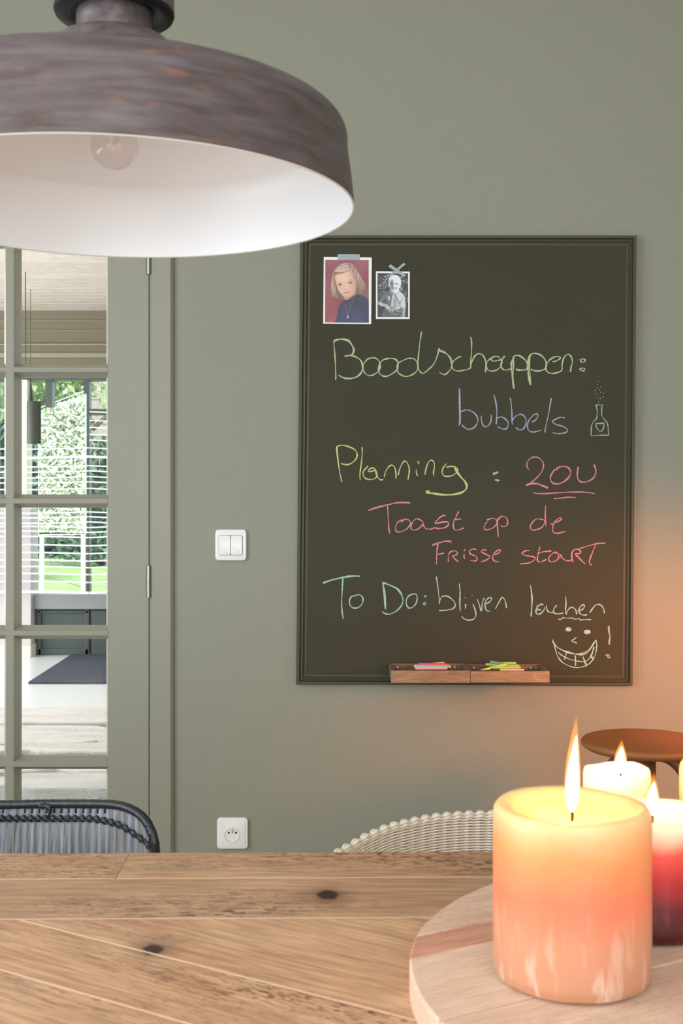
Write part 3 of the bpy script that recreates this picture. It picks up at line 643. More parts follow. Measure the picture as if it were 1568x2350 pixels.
chalk('chalk_drawing', 1200, 1330, 7.127, 'm', [(2.6, s_) for s_ in [
 [(878,945),(840,975),(797,1003),(840,1020),(888,1043)], [(490,975),(510,1040),(570,1110),(660,1160),(760,1185),(860,1215),(970,1208),(1060,1165),(1120,1100),(1160,1040),(1200,985)],
 [(490,1010),(530,1080),(640,1150),(760,1200),(860,1218),(960,1232),(1040,1205),(1110,1130),(1195,990)],
 [(515,1070),(540,1160),(570,1250),(620,1325),(700,1385),(820,1432),(930,1435),(1040,1405),(1120,1345),(1175,1260),(1205,1150),(1210,1060),(1200,985)],
 [(575,1185),(650,1245),(760,1300),(860,1325),(960,1342),(1050,1325),(1120,1245),(1150,1170),(1165,1100)], [(718,1190),(700,1250),(683,1308)]]]+
 [(3.6,[(858,1240),(863,1320),(864,1410)]), (3.6,[(985,1260),(1015,1340),(1045,1420)]), (4,[(1165,1105),(1140,1190),(1120,1250),(1160,1310)])], 'mint chalk drawing of a grinning face', blobs=[(748,813,55,36), (1055,858,60,36)])
chalk('chalk_word', 1200, 1330, 7.127, 'w', [(3.8,[(1405,757),(1412,850),(1425,930),(1418,1000),(1415,1065)])], 'white chalk exclamation stroke')
chalk('chalk_word', 1200, 1330, 7.127, 'w', [(2.4,[(1355,1240),(1400,1230),(1428,1270),(1400,1278),(1380,1245)])], 'white chalk dot of the exclamation mark')

# ------------------------------------------------------------ two photographs
def sd_mask(X, Y, pts, feather, sub=5):
    pp = [(p.x, p.y) for p in smooth_path([Vector((a, b_, 0)) for a, b_ in pts], sub, True)]
    n = len(pp); inside = np.zeros(X.shape, bool); dist = np.full(X.shape, 1e9)
    for i in range(n):
        (x0, y0), (x1, y1) = pp[i-1], pp[i]
        if y0 != y1:
            cond = ((y0 > Y) != (y1 > Y)) & (X < (x1-x0)*(Y-y0)/(y1-y0)+x0); inside ^= cond
        dx, dy = x1-x0, y1-y0; l2 = dx*dx+dy*dy+1e-9; t = np.clip(((X-x0)*dx+(Y-y0)*dy)/l2, 0, 1)
        dist = np.minimum(dist, np.hypot(X-(x0+t*dx), Y-(y0+t*dy)))
    s_ = np.where(inside, dist, -dist); return np.clip(s_/feather*.5+.5, 0, 1)
def line_mask(X, Y, pts, w_, f=6):
    pp = [(p.x, p.y) for p in smooth_path([Vector((a, b_, 0)) for a, b_ in pts], 5)]; dist = np.full(X.shape, 1e9)
    for i in range(1, len(pp)):
        (x0, y0), (x1, y1) = pp[i-1], pp[i]; dx, dy = x1-x0, y1-y0; l2 = dx*dx+dy*dy+1e-9; t = np.clip(((X-x0)*dx+(Y-y0)*dy)/l2, 0, 1)
        dist = np.minimum(dist, np.hypot(X-(x0+t*dx), Y-(y0+t*dy)))
    return np.clip((w_-dist)/f+.5, 0, 1)
def smooth_noise(X, Y, sx, sy, seed):
    r = np.random.RandomState(seed); g = r.rand(64, 64); u = (X/sx) % 63; v = (Y/sy) % 63
    i = u.astype(int); j = v.astype(int); fu = u-i; fv = v-j; fu = fu*fu*(3-2*fu); fv = fv*fv*(3-2*fv)
    return (g[j, i]*(1-fu)+g[j, (i+1) % 64]*fu)*(1-fv)+(g[(j+1) % 64, i]*(1-fu)+g[(j+1) % 64, (i+1) % 64]*fu)*fv
def photo(name, label, ox, oy, sc, corners, inner, paint, nx, ny, tapes):
    t = thing(name, label, 'photograph', tuple(P(ox+corners[3][0]/sc, oy+corners[3][1]/sc, BP)))
    def w3(a, b_, dd): p = P(ox+a/sc, oy+b_/sc, BP); return (p.x, BP-dd, p.z)
    v = [w3(a, b_, .0016) for a, b_ in corners]+[w3(a, b_, .0002) for a, b_ in corners]
    MB().add(v, [(0,1,2,3),(7,6,5,4),(0,4,5,1),(1,5,6,2),(2,6,7,3),(3,7,4,0)]).build('photo_paper', M['photo_white'], t)
    U, V = np.meshgrid(np.linspace(0, 1, nx), np.linspace(0, 1, ny)); c_ = np.array(inner, float)
    XY = (c_[0][None,None]*((1-U)*(1-V))[...,None]+c_[1]*(U*(1-V))[...,None]+c_[2]*(U*V)[...,None]+c_[3]*((1-U)*V)[...,None])
    X, Y = XY[...,0], XY[...,1]; rgb = paint(X, Y)
    verts = [w3(a, b_, .0018) for a, b_ in zip(X.ravel(), Y.ravel())]
    faces = [(j*nx+i, j*nx+i+1, (j+1)*nx+i+1, (j+1)*nx+i) for j in range(ny-1) for i in range(nx-1)]
    me = bpy.data.meshes.new('print'); me.from_pydata(verts, [], faces)
    at = me.color_attributes.new('ink', 'FLOAT_COLOR', 'POINT'); s_ = np.clip(rgb.reshape(-1, 3)/255, 0, 1)
    lin = np.where(s_ <= .04045, s_/12.92, ((s_+.055)/1.055)**2.4); at.data.foreach_set('color', np.hstack([lin, np.ones((len(lin), 1))]).astype(np.float32).ravel())
    m, nt, N, L, b = nodes('photo_print'); a = N.new('ShaderNodeVertexColor'); a.layer_name = 'ink'; L.new(a.outputs[0], b.inputs['Base Color']); b.inputs['Roughness'].default_value = .4
    me.materials.append(m); o = bpy.data.objects.new('print', me); COL.objects.link(o); o.parent = t; o.matrix_parent_inverse = parent_world(t).inverted()
    for k, tp in enumerate(tapes):
        v = [w3(a, b_, .0026+.0004*k) for a, b_ in tp]+[w3(a, b_, .0020+.0004*k) for a, b_ in tp]
        tag(MB().add(v, [(0,1,2,3),(7,6,5,4),(0,4,5,1),(1,5,6,2),(2,6,7,3),(3,7,4,0)]).build('tape', M['tape'], t), 'grey blue masking tape strip')
def paint_girl(X, Y):
    img = np.zeros(X.shape+(3,))
    t = np.clip((Y-200)/1735, 0, 1)[...,None]
    img[:] = np.array([150,82,96])*(1-t)+np.array([152,74,80])*t
    img += ((smooth_noise(X, Y, 300, 300, 1)-.5)*22)[...,None]
    bt_ = np.clip((Y-1700)/250, 0, 1)[...,None]; img = img*(1-bt_*.6)+np.array([190,100,110])*bt_*.6
    def put(mask, col): nonlocal img; col = np.array(col, float) if not isinstance(col, np.ndarray) else col; img = img*(1-mask[...,None])+col*mask[...,None]
    hair = sd_mask(X, Y, [(860,285),(700,300),(560,370),(450,490),(395,640),(375,820),(365,960),(360,1060),(385,1170),(430,1230),(520,1265),(640,1275),(740,1250),(880,1200),(1050,1140),(1180,1170),(1280,1130),(1330,1040),(1330,930),(1280,800),(1200,680),(1120,560),(1040,430),(950,320)], 14)
    st = smooth_noise(X+(Y-300)*.12, Y, 26, 520, 5); ang = np.clip((X-380)/900, 0, 1)
    hc = np.array([205,172,148])[None,None]*(0.72+.42*st[...,None]); hc = hc*(1-.12*ang[...,None])
    sh_ = np.clip((Y-900)/400, 0, 1)[...,None]; hc = hc*(1-.32*sh_)
    put(hair, hc)
    put(sd_mask(X, Y, [(430,560),(520,520),(700,545),(560,590),(500,650),(520,800),(560,1000),(640,1130),(720,1240),(560,1200),(480,1000),(440,760)], 40)*.65, [120,72,66])
    put(sd_mask(X, Y, [(1010,700),(1060,900),(1060,1080),(1020,1150),(1110,1110),(1120,900),(1060,700)], 40)*.5, [110,66,56])
    # jumper
    swt = sd_mask(X, Y, [(735,1320),(640,1400),(570,1500),(535,1700),(520,2100),(1500,2100),(1500,1400),(1390,1290),(1250,1200),(1100,1150),(1010,1180),(850,1290)], 10)
    sc_ = np.array([62,58,78])[None,None]*(.9+.25*smooth_noise(X, Y, 120, 300, 9)[...,None]); sc_ = sc_+np.clip((Y-1500)/450, 0, 1)[...,None]*np.array([-4,4,22]); 
    neck = sd_mask(X, Y, [(720,1180),(740,1290),(790,1330),(870,1310),(980,1220),(1050,1120),(900,1050)], 8); put(neck, [206,150,124]); put(swt, sc_)
    put(sd_mask(X, Y, [(735,1325),(800,1335),(900,1290),(1010,1185),(1010,1250),(900,1360),(780,1400)], 14)*.5, [44,40,56])
    face = sd_mask(X, Y, [(470,640),(560,600),(700,570),(860,500),(960,540),(1020,660),(1050,820),(1050,980),(1020,1100),(940,1180),(850,1230),(760,1230),(660,1170),(580,1060),(530,930),(490,790)], 14)
    fc = np.array([226,180,154])[None,None]*np.ones(X.shape)[...,None]; fc = fc*(1.02-.16*np.clip((X-850)/220, 0, 1)[...,None]-.10*np.clip((Y-1080)/170, 0, 1)[...,None])
    fc = fc+np.exp(-((X-690)**2+(Y-700)**2)/150**2)[...,None]*np.array([8,14,16]); put(face, fc)
    put(sd_mask(X, Y, [(860,300),(700,310),(560,390),(470,520),(600,545),(740,540),(840,500),(890,420),(900,340)], 16), np.array([214,184,166])[None,None]*(.78+.35*smooth_noise(X, Y+X*.25, 300, 26, 4)[...,None]))
    put(line_mask(X, Y, [(480,530),(600,550),(730,545),(850,500)], 8, 14)*.7, [130,86,78]); put(line_mask(X, Y, [(820,310),(890,345),(880,400)], 20, 26)*.7, [120,76,72])
    put(sd_mask(X, Y, [(905,335),(960,420),(1040,600),(1080,800),(1100,950),(1060,800),(960,640),(900,480)], 40)*.8, [184,138,124])
    for e in ([(558,838),(600,822),(640,825),(668,835)], [(815,795),(860,765),(910,758),(960,775)]): put(line_mask(X, Y, e, 5, 12)*.6, [150,100,86])
    put(sd_mask(X, Y, [(560,888),(610,865),(660,885),(640,910),(590,912)], 12), [176,140,136]); put(sd_mask(X, Y, [(585,880),(612,866),(640,880),(632,905),(600,905)], 12), [84,60,74]); put(line_mask(X, Y, [(556,885),(600,864),(655,876)], 5, 10)*.8, [92,56,52])
    put(sd_mask(X, Y, [(835,845),(885,812),(945,832),(925,862),(870,868)], 12), [206,176,164]); put(sd_mask(X, Y, [(868,835),(895,818),(925,832),(912,858),(880,856)], 12), [80,66,56]); put(line_mask(X, Y, [(830,846),(880,808),(945,826)], 5, 10)*.8, [92,56,52])
    put(line_mask(X, Y, [(735,1010),(770,1020),(800,1010),(830,990)], 7, 18)*.6, [176,112,96]); put(np.exp(-((X-765)**2+(Y-965)**2)/45**2)*.6, [240,204,182]); put(line_mask(X, Y, [(800,820),(770,880),(730,950)], 8, 30)*.25, [176,120,104])
    put(sd_mask(X, Y, [(705,1110),(770,1100),(850,1085),(885,1075),(850,1108),(780,1135)], 14), [198,122,114]); put(line_mask(X, Y, [(705,1112),(780,1108),(885,1078)], 4, 10)*.8, [150,80,76]); put(line_mask(X, Y, [(740,1245),(850,1248),(960,1190),(1040,1130)], 5, 24)*.45, [140,90,74])
    put(line_mask(X, Y, [(760,1400),(775,1530),(800,1640),(825,1730)], 3, 6)*.85, [190,160,165]); put(line_mask(X, Y, [(1010,1200),(940,1400),(880,1560),(835,1720)], 3, 6)*.85, [190,160,165])
    put(sd_mask(X, Y, [(825,1730),(845,1760),(840,1810),(815,1820),(800,1790),(815,1760)], 8), [220,196,200])
    put(np.exp(-((X-328)**2+(Y-315)**2)/12**2), [230,200,205])
    return img
def paint_boy(X, Y):
    n1 = smooth_noise(X+Y*.6, Y-X*.4, 34, 20, 11); n2 = smooth_noise(X, Y, 160, 150, 12)
    k = np.clip((n1-.58)*4.5, 0, 1)*np.clip(n2*1.7-.3, .1, 1)*np.clip((1900-Y)/500, .15, 1); g = 44+170*k+10*n2
    g = np.where(X < 480, np.where(Y > 1100, g*.55+22, g), g)
    def put(mask, val): nonlocal g; g = g*(1-mask)+val*mask
    # shorts and shirt
    put(sd_mask(X, Y, [(490,1900),(700,1840),(1060,1860),(1090,2000),(1060,2200),(470,2200)], 14), 84+20*smooth_noise(X, Y, 60, 60, 3))
    put(sd_mask(X, Y, [(620,1240),(740,1270),(860,1290),(1010,1220),(1130,1290),(1230,1400),(1260,1560),(1270,1830),(1130,1840),(1100,1760),(1080,1860),(860,1900),(740,1850),(640,1720),(600,1650),(560,1500),(420,1640),(300,1620),(400,1450),(500,1290)], 12), 128+np.clip((X-760)/260, 0, 1)*80)
    put(sd_mask(X, Y, [(620,1240),(740,1270),(740,1700),(640,1710),(560,1500),(430,1640),(300,1620),(400,1450),(500,1290)], 20)*.6, 96)
    for ln, wv, val in (([(860,1310),(960,1500),(1050,1640)], 14, 60), ([(790,1330),(750,1500),(730,1780)], 10, 80), ([(850,1450),(900,1600),(1060,1690)], 9, 90), ([(1150,1500),(1080,1650),(1060,1780)], 10, 84), ([(830,1660),(900,1740),(1050,1760)], 8, 100)): put(line_mask(X, Y, ln, wv, 20)*.8, val)
    put(sd_mask(X, Y, [(840,1320),(880,1430),(830,1600),(830,1760),(740,1780),(760,1600),(800,1400)], 18)*.8, 215); put(sd_mask(X, Y, [(620,1430),(670,1395),(720,1480),(680,1580)], 16), 196)
    put(sd_mask(X, Y, [(900,1300),(1000,1280),(1120,1400),(1100,1560),(1000,1480)], 40)*.6, 218)
    # arms
    put(sd_mask(X, Y, [(270,1650),(330,1610),(480,1670),(580,1690),(680,1770),(740,1870),(700,1990),(650,1900),(580,1880),(520,1790),(400,1770),(300,1710)], 14), 176+24*smooth_noise(X, Y, 50, 40, 8))
    for f_ in ([(560,1840),(590,1900)], [(630,1880),(650,1950)], [(680,1900),(715,1990)]): put(line_mask(X, Y, f_, 5, 10)*.6, 90)
    put(sd_mask(X, Y, [(1120,1840),(1250,1840),(1250,2000),(1220,2200),(1110,2200),(1110,2000)], 14), 130+np.clip((X-1150)/90, 0, 1)*70)
    put(line_mask(X, Y, [(760,1885),(900,1910),(1105,1975)], 11, 10), 196); put(sd_mask(X, Y, [(740,1920),(800,1890),(830,1960),(790,2010)], 10), 190); put(line_mask(X, Y, [(755,1930),(800,1985)], 8, 10), 40)
    put(line_mask(X, Y, [(760,2010),(900,2060),(1040,2020)], 14, 24)*.7, 150)
    # neck, head
    put(sd_mask(X, Y, [(720,1150),(700,1260),(860,1320),(1020,1240),(990,1120)], 14), 150+np.clip((X-820)/90, 0, 1)*80)
    put(sd_mask(X, Y, [(880,640),(760,670),(680,760),(655,900),(665,1040),(720,1110),(780,1220),(850,1270),(920,1230),(1000,1160),(1070,1110),(1110,1000),(1115,880),(1080,760),(990,670)], 12), 232)
    put(sd_mask(X, Y, [(700,900),(780,820),(830,900),(830,1000),(840,1100),(800,1200),(740,1120),(705,1020)], 26)*.85, 120)
    put(sd_mask(X, Y, [(700,900),(760,780),(840,860),(800,900),(860,930),(720,960)], 30)*.4, 150)
    for e in ([(735,970),(780,955),(825,972)], [(895,965),(940,952),(985,985)]): put(line_mask(X, Y, e, 13, 14)*.9, 44)
    put(line_mask(X, Y, [(850,1000),(845,1080),(870,1105)], 6, 12)*.6, 120); put(line_mask(X, Y, [(780,1110),(840,1140),(900,1150),(950,1120),(915,1090)], 12, 12)*.85, 52); put(line_mask(X, Y, [(830,1135),(900,1135)], 8, 6), 225)
    put(line_mask(X, Y, [(820,1195),(870,1200)], 8, 14)*.6, 110); put(line_mask(X, Y, [(690,830),(665,1000),(700,1100)], 9, 16)*.4, 160)
    g = np.clip(g, 20, 245); return np.stack([g*.99, g, g*1.015], -1)
photo('photograph', 'colour portrait of a blond child in a dark turtleneck, taped to the chalkboard', 730, 580, 12.06, [(160,120),(1490,135),(1473,1977),(145,1965)], [(205,200),(1402,205),(1408,1942),(193,1930)], paint_girl, 120, 172, [[(548,45),(1155,48),(1158,200),(538,198)]])
photo('photograph', 'small black and white snapshot of a smiling child, under crossed tape', 850, 590, 15.67, [(203,515),(1422,525),(1420,2232),(203,2228)], [(258,582),(1358,588),(1365,2162),(262,2160)], paint_boy, 90, 128,
      [[(1200,210),(1275,268),(750,690),(705,632)], [(735,265),(1290,660),(1200,725),(640,345)]])

# ------------------------------------------------------------ chalk trays
FZ = CZ-(1539-1150)*2.875/F; DF = 2.875
def crate(x0, x1, z0, z1, label):
    t = thing('chalk_tray', label, 'tray', ((x0+x1)/2, BP, z0)); th = .007
    yb = BP-.0195
    m = MB().box(x0, x1, DF, DF+th, z0, z1).build('front_board', M['tray_wood'], t, origin=(x0, DF, z0), bevel=.001)
    MB().box(x0, x1, yb-.004, yb, z0, z1).build('back_board', M['crate_dark'], t, origin=(x0, yb, z0), bevel=.0008)
    for xx in (x0, x1-th): MB().box(xx, xx+th, DF+th, yb-.004, z0+.001, z1).build('end_board', M['crate_dark'], t, bevel=.0008)
    MB().box(x0+th, x1-th, DF+th, yb-.004, z0+.001, z1-.0145).build('bottom_board', M['crate_dark'], t)
    for (xx) in (x0+.022, x1-.026):
        m = MB(); m.add([], []); m.tube([(xx, yb-.0042, z1-.0095), (xx, yb-.006, z1-.0095), (xx, yb-.0075, z1-.0095)], [.0048, .0048, .003], 12); m.build('screw', M['steel'], t)
    for (xx, zz) in ((x0+.006, z0+.007), (x0+.006, z1-.012), (x1-.006, z1-.014)):
        MB().cyl((xx, DF+.001, zz), (xx, DF-.0006, zz), .0011, 8).build('nail', M['bark'], t)
    return t
kx = DF/F
crate((898-784)*kx, (1079.5-784)*kx, FZ-28.5*kx, FZ, 'small wooden tray of pink and purple chalks under the chalkboard')
crate((1080.5-784)*kx, (1262-784)*kx, FZ-27.5*kx, FZ-1.5*kx, 'small wooden tray of green and yellow chalks under the chalkboard')
def ck(xa, xb, y0, y1, py0, py1, col, nm, lab, ra=.0034, rb=None):
    a = P(xa, py0, y0); b_ = P(xb, py1, y1); d = b_-a; rb = rb or ra*.95
    m = MB(); m.tube([a, a+d*.012, a+d*.988, b_], [ra*.8, ra, rb, rb*.8], 14)
    o = m.build('chalk_stick', plain('chalk_'+nm, srgb(*col), .9, var=.06, vscale=300), None, smooth=True, angle=.8)
    tag(o, lab, 'chalk', 'chalk sticks in the trays')
ck(953, 1027, 2.920, 2.920, 1534, 1534, (240,172,182), 'rose', 'light pink chalk stick nearest the front of the left tray')
ck(956, 1031, 2.929, 2.929, 1529.8, 1530, (160,196,170), 'sea', 'grey green chalk stick just behind the light pink one')
ck(950, 1035, 2.938, 2.936, 1529, 1530.5, (232,218,90), 'sun', 'yellow chalk stick with both ends poking out in the left tray')
ck(953, 1032, 2.947, 2.947, 1528, 1528, (232,150,100), 'coral', 'coral chalk stick low at the back of the left tray')
ck(963, 1029, 2.945, 2.945, 1525.2, 1526, (230,96,136), 'magenta', 'magenta chalk stick on top of the left heap')
ck(959, 1026, 2.956, 2.956, 1524.2, 1524.6, (130,112,184), 'violet', 'violet chalk stick on top at the back of the left heap')
ck(985, 1020, 2.964, 2.968, 1524, 1521, (236,216,110), 'butter', 'pale yellow chalk stick slanting over the back of the left heap', .0026)
ck(1124, 1195, 2.920, 2.920, 1531.8, 1532.3, (172,214,84), 'lime', 'lime green chalk stick at the front of the right tray')
ck(1104, 1125, 2.908, 2.914, 1537.5, 1534, (232,224,90), 'lemon', 'lemon yellow chalk stub left of the lime stick', .0009, .0034)
ck(1148, 1203, 2.908, 2.908, 1537.4, 1537.4, (232,190,170), 'blush', 'thin pale pink chalk stick low in front in the right tray', .0028)
ck(1139, 1163, 2.930, 2.936, 1529, 1525.4, (240,218,76), 'gold', 'golden yellow chalk stub lying on the right heap', .0024, .0038)
ck(1132, 1192, 2.944, 2.944, 1528, 1528, (236,176,150), 'salmon', 'salmon chalk stick in the middle of the right tray')
ck(1148, 1185, 2.962, 2.962, 1522.6, 1522.4, (164,212,100), 'apple', 'apple green chalk stick at the back of the right heap', .0038)
ck(1125, 1164, 2.950, 2.944, 1518.5, 1525.6, (92,168,134), 'teal', 'teal chalk stick crossing the top of the right heap', .0036)
ck(1115, 1150, 2.953, 2.953, 1525, 1525.4, (150,196,96), 'moss', 'moss green chalk stick under the teal one', .0038)
ck(1163, 1190, 2.953, 2.953, 1527, 1527, (110,170,120), 'sage', 'sage green chalk stub right of the golden one', .0032)

# ------------------------------------------------------------ switch and socket
def plate(name, label, cat, cx, cy, hw):
    x0, x1, z0, z1 = wx(cx-hw), wx(cx+hw), wz(cy+hw), wz(cy-hw)
    t = thing(name, label, cat, (wx(cx), DW, z0)); MB().rbox(x0, x1, z0, z1, DW, DW-.010, .0095, .003).build('cover_plate', M['white_plastic'], t, smooth=True, angle=.7); return t
t = plate('light_switch', 'white double rocker light switch beside the door', 'switch', 530.5, 1250.5, 35.8)
MB().rbox(wx(502.6), wx(558), wz(1274), wz(1228), DW-.009, DW-.0104, .005, .0003).build('recess', plain('shadow_gap_plastic', srgb(120,118,112), .5), t)
for (a, b_) in ((503.6, 529.6), (530.8, 557)): MB().rbox(wx(a), wx(b_), wz(1273.2), wz(1229), DW-.010, DW-.0135, .0035, .0012).build('rocker', M['white_plastic'], t, smooth=True, angle=.7)
t = plate('power_socket', 'white earthed wall socket low on the wall', 'socket', 534, 1910.5, 35.6)
MB().rbox(wx(505), wx(563.5), wz(1940), wz(1881), DW-.009, DW-.0112, .005, .001).build('insert', M['white_plastic'], t, smooth=True, angle=.7)
cx, cz = wx(533.5), wz(1913)
def ylathe(prof, cx, cz, n=36):
    v = []; k = len(prof); f = []
    for i in range(n):
        a = 2*PI*i/n; v += [(cx+r*math.cos(a), y_, cz+r*math.sin(a)) for (r, y_) in prof]
    for i in range(n):
        j = (i+1) % n
        for q in range(k-1): f.append((i*k+q, j*k+q, j*k+q+1, i*k+q+1))
    return MB().add(v, f)
ylathe([(.0200, DW-.011), (.0200, DW-.0126), (.0188, DW-.0132), (.0176, DW-.0122), (.0172, DW-.0113), (.0001, DW-.0113)], cx, cz).build('well', M['white_plastic'], t, smooth=True, angle=.9)
for (px, py) in ((526.2, 1908.3), (542.8, 1908.3)): ylathe([(.0027, DW-.0112), (.0027, DW-.0117), (.0001, DW-.0117)], wx(px), wz(py), 14).build('hole', M['black_hole'], t)
ylathe([(.0024, DW-.011), (.0024, DW-.016), (.0016, DW-.0175), (.0001, DW-.018)], wx(534.3), wz(1902.5), 14).build('earth_pin', M['brass'], t, smooth=True)
ylathe([(.0022, DW-.0112), (.0022, DW-.0116), (.0001, DW-.0116)], wx(534.3), wz(1908.3), 12).build('screw', M['steel'], t)

# ------------------------------------------------------------ dining table
TA = .013; ca, sa = math.cos(TA), math.sin(TA)
def tw(u, v): return (u*ca+v*sa*1.0, 1.3516+u*sa-v*ca)
U0, U1, V1 = -1.0, 1.25, .96
tb = thing('dining_table', 'oak plank dining table filling the foreground', 'table', (.12, .87, 0))
def worn(o, n):
    o.data.materials.append(M['worn'])
    for p in o.data.polygons:
        if .3 < abs(p.normal.z) < .95: p.material_index = 1
    return o
def plank(poly_uv, rot, zt=.76):
    pw = [tw(u, v) for u, v in poly_uv]
    ar = sum(pw[i-1][0]*pw[i][1]-pw[i][0]*pw[i-1][1] for i in range(len(pw)))
    if ar < 0: pw = pw[::-1]
    pw = inset(pw, .0004); c_ = (sum(p[0] for p in pw)/len(pw), sum(p[1] for p in pw)/len(pw))
    return worn(MB().prism(pw, .735, zt, .0009).build('plank', M['table'], tb, origin=(c_[0], c_[1], .735), rotz=rot), len(pw))
a1, a2 = .0925, .2135
def rect(u0, u1, v0, v1): return [(u0, v0), (u0, v1), (u1, v1), (u1, v0)]
plank(rect(U0, -.243, 0, a1), TA); plank(rect(-.243, .78, 0, a1), TA); plank(rect(.78, U1, 0, a1), TA)
plank(rect(U0, -.62, a1, a2), TA); plank(rect(-.62, U1, a1, a2), TA)
plank(rect(U0, .1, V1-a1, V1), TA); plank(rect(.1, U1, V1-a1, V1), TA)
ang = math.atan2(-.129, .2165)
# seams given as n.p = c in world coordinates
nrm = (.512, .859); body = [tw(u, v) for u, v in rect(U0, U1, a2, V1-a1)]
cs = [-.4]+[.7188-.095*k for k in range(11, 0, -1)]+[.7188, .8138, 1.10, 1.22, 1.34, 2.2]
for i in range(len(cs)-1):
    pw = clip(clip(body, nrm, cs[i+1]), nrm, cs[i], False)
    if len(pw) < 3: continue
    ar = sum(pw[k-1][0]*pw[k][1]-pw[k][0]*pw[k-1][1] for k in range(len(pw)))
    if ar < 0: pw = pw[::-1]
    if abs(ar) < 1e-4: continue
    pw = inset(pw, .0004); c_ = (sum(p[0] for p in pw)/len(pw), sum(p[1] for p in pw)/len(pw))
    worn(MB().prism(pw, .735, .76, .0009).build('plank', M['table'], tb, origin=(c_[0], c_[1], .735), rotz=ang), len(pw))
sub = [tw(u, v) for u, v in rect(U0+.01, U1-.01, .01, V1-.01)]
MB().prism(sub, .715, .7345).build('table_frame', M['table'], tb)
for (u, v) in ((U0+.06, .06), (U1-.06, .06), (U0+.06, V1-.06), (U1-.06, V1-.06)):
    x, y_ = tw(u, v); MB().box(x-.04, x+.04, y_-.04, y_+.04, 0, .7145).build('leg', M['table'], tb, bevel=.004)

# ------------------------------------------------------------ round board
RX, RY, RR, RT = .348, .95, .293, .785
rb = thing('serving_board', 'round whitewashed wooden board carrying the candles', 'board', (RX, RY, .76))
circ = [(RX+RR*math.cos(2*PI*i/128), RY+RR*math.sin(2*PI*i/128)) for i in range(128)]
ra = math.radians(28); rn = (-math.sin(ra), math.cos(ra)); c0_ = rn[0]*.060+rn[1]*1.02
offs = [-.8, c0_-.27, c0_-.15, c0_-.038, c0_, c0_+.09, c0_+.8]
for i in range(len(offs)-1):
    pw = clip(clip(circ, rn, offs[i+1]), rn, offs[i], False)
    if len(pw) < 3: continue
    MB().prism(inset(pw, .0003), .7603, RT, .0035 if False else .002).build('plank', M['board_pink'] if i == 3 else M['board_round'], rb, origin=(RX, RY, .76), rotz=ra)

# ------------------------------------------------------------ candles
def wax(name, stops, z0, z1, frost, sss=1.0, frost_col=(.85,.62,.5,1), rscale=.03):
    m, nt, N, L, b = nodes(name)
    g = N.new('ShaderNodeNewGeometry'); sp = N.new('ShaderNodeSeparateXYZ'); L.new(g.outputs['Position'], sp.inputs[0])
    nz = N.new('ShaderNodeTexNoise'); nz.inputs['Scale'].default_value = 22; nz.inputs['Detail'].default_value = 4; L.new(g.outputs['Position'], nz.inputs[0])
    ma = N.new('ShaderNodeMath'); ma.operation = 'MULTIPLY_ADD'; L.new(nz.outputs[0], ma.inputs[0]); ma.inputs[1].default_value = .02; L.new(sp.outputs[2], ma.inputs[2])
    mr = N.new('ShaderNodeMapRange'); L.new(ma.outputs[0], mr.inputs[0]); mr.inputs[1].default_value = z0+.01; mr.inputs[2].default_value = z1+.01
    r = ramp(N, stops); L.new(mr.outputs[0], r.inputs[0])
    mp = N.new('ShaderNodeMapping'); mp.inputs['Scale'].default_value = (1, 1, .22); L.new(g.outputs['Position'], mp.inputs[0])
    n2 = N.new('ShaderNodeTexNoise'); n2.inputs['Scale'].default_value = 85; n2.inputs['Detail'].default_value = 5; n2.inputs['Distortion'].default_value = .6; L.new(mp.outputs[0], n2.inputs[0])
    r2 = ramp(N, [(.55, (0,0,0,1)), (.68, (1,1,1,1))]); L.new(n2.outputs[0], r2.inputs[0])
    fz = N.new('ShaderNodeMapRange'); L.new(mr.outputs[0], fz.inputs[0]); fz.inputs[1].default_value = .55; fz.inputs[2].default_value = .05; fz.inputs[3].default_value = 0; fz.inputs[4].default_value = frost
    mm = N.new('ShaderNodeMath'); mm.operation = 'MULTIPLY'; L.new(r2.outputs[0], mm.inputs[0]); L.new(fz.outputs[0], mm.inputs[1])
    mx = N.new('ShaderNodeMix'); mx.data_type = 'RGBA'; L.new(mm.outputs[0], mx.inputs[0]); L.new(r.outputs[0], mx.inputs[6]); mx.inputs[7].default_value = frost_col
    L.new(mx.outputs[2], b.inputs['Base Color']); b.inputs['Roughness'].default_value = .42
    b.inputs['Subsurface Weight'].default_value = sss; b.inputs['Subsurface Radius'].default_value = (1.0, .45, .22); b.inputs['Subsurface Scale'].default_value = rscale
    bpn = N.new('ShaderNodeBump'); bpn.inputs['Strength'].default_value = .35; bpn.inputs['Distance'].default_value = .002; L.new(n2.outputs[0], bpn.inputs['Height']); L.new(bpn.outputs[0], b.inputs['Normal'])
    return m
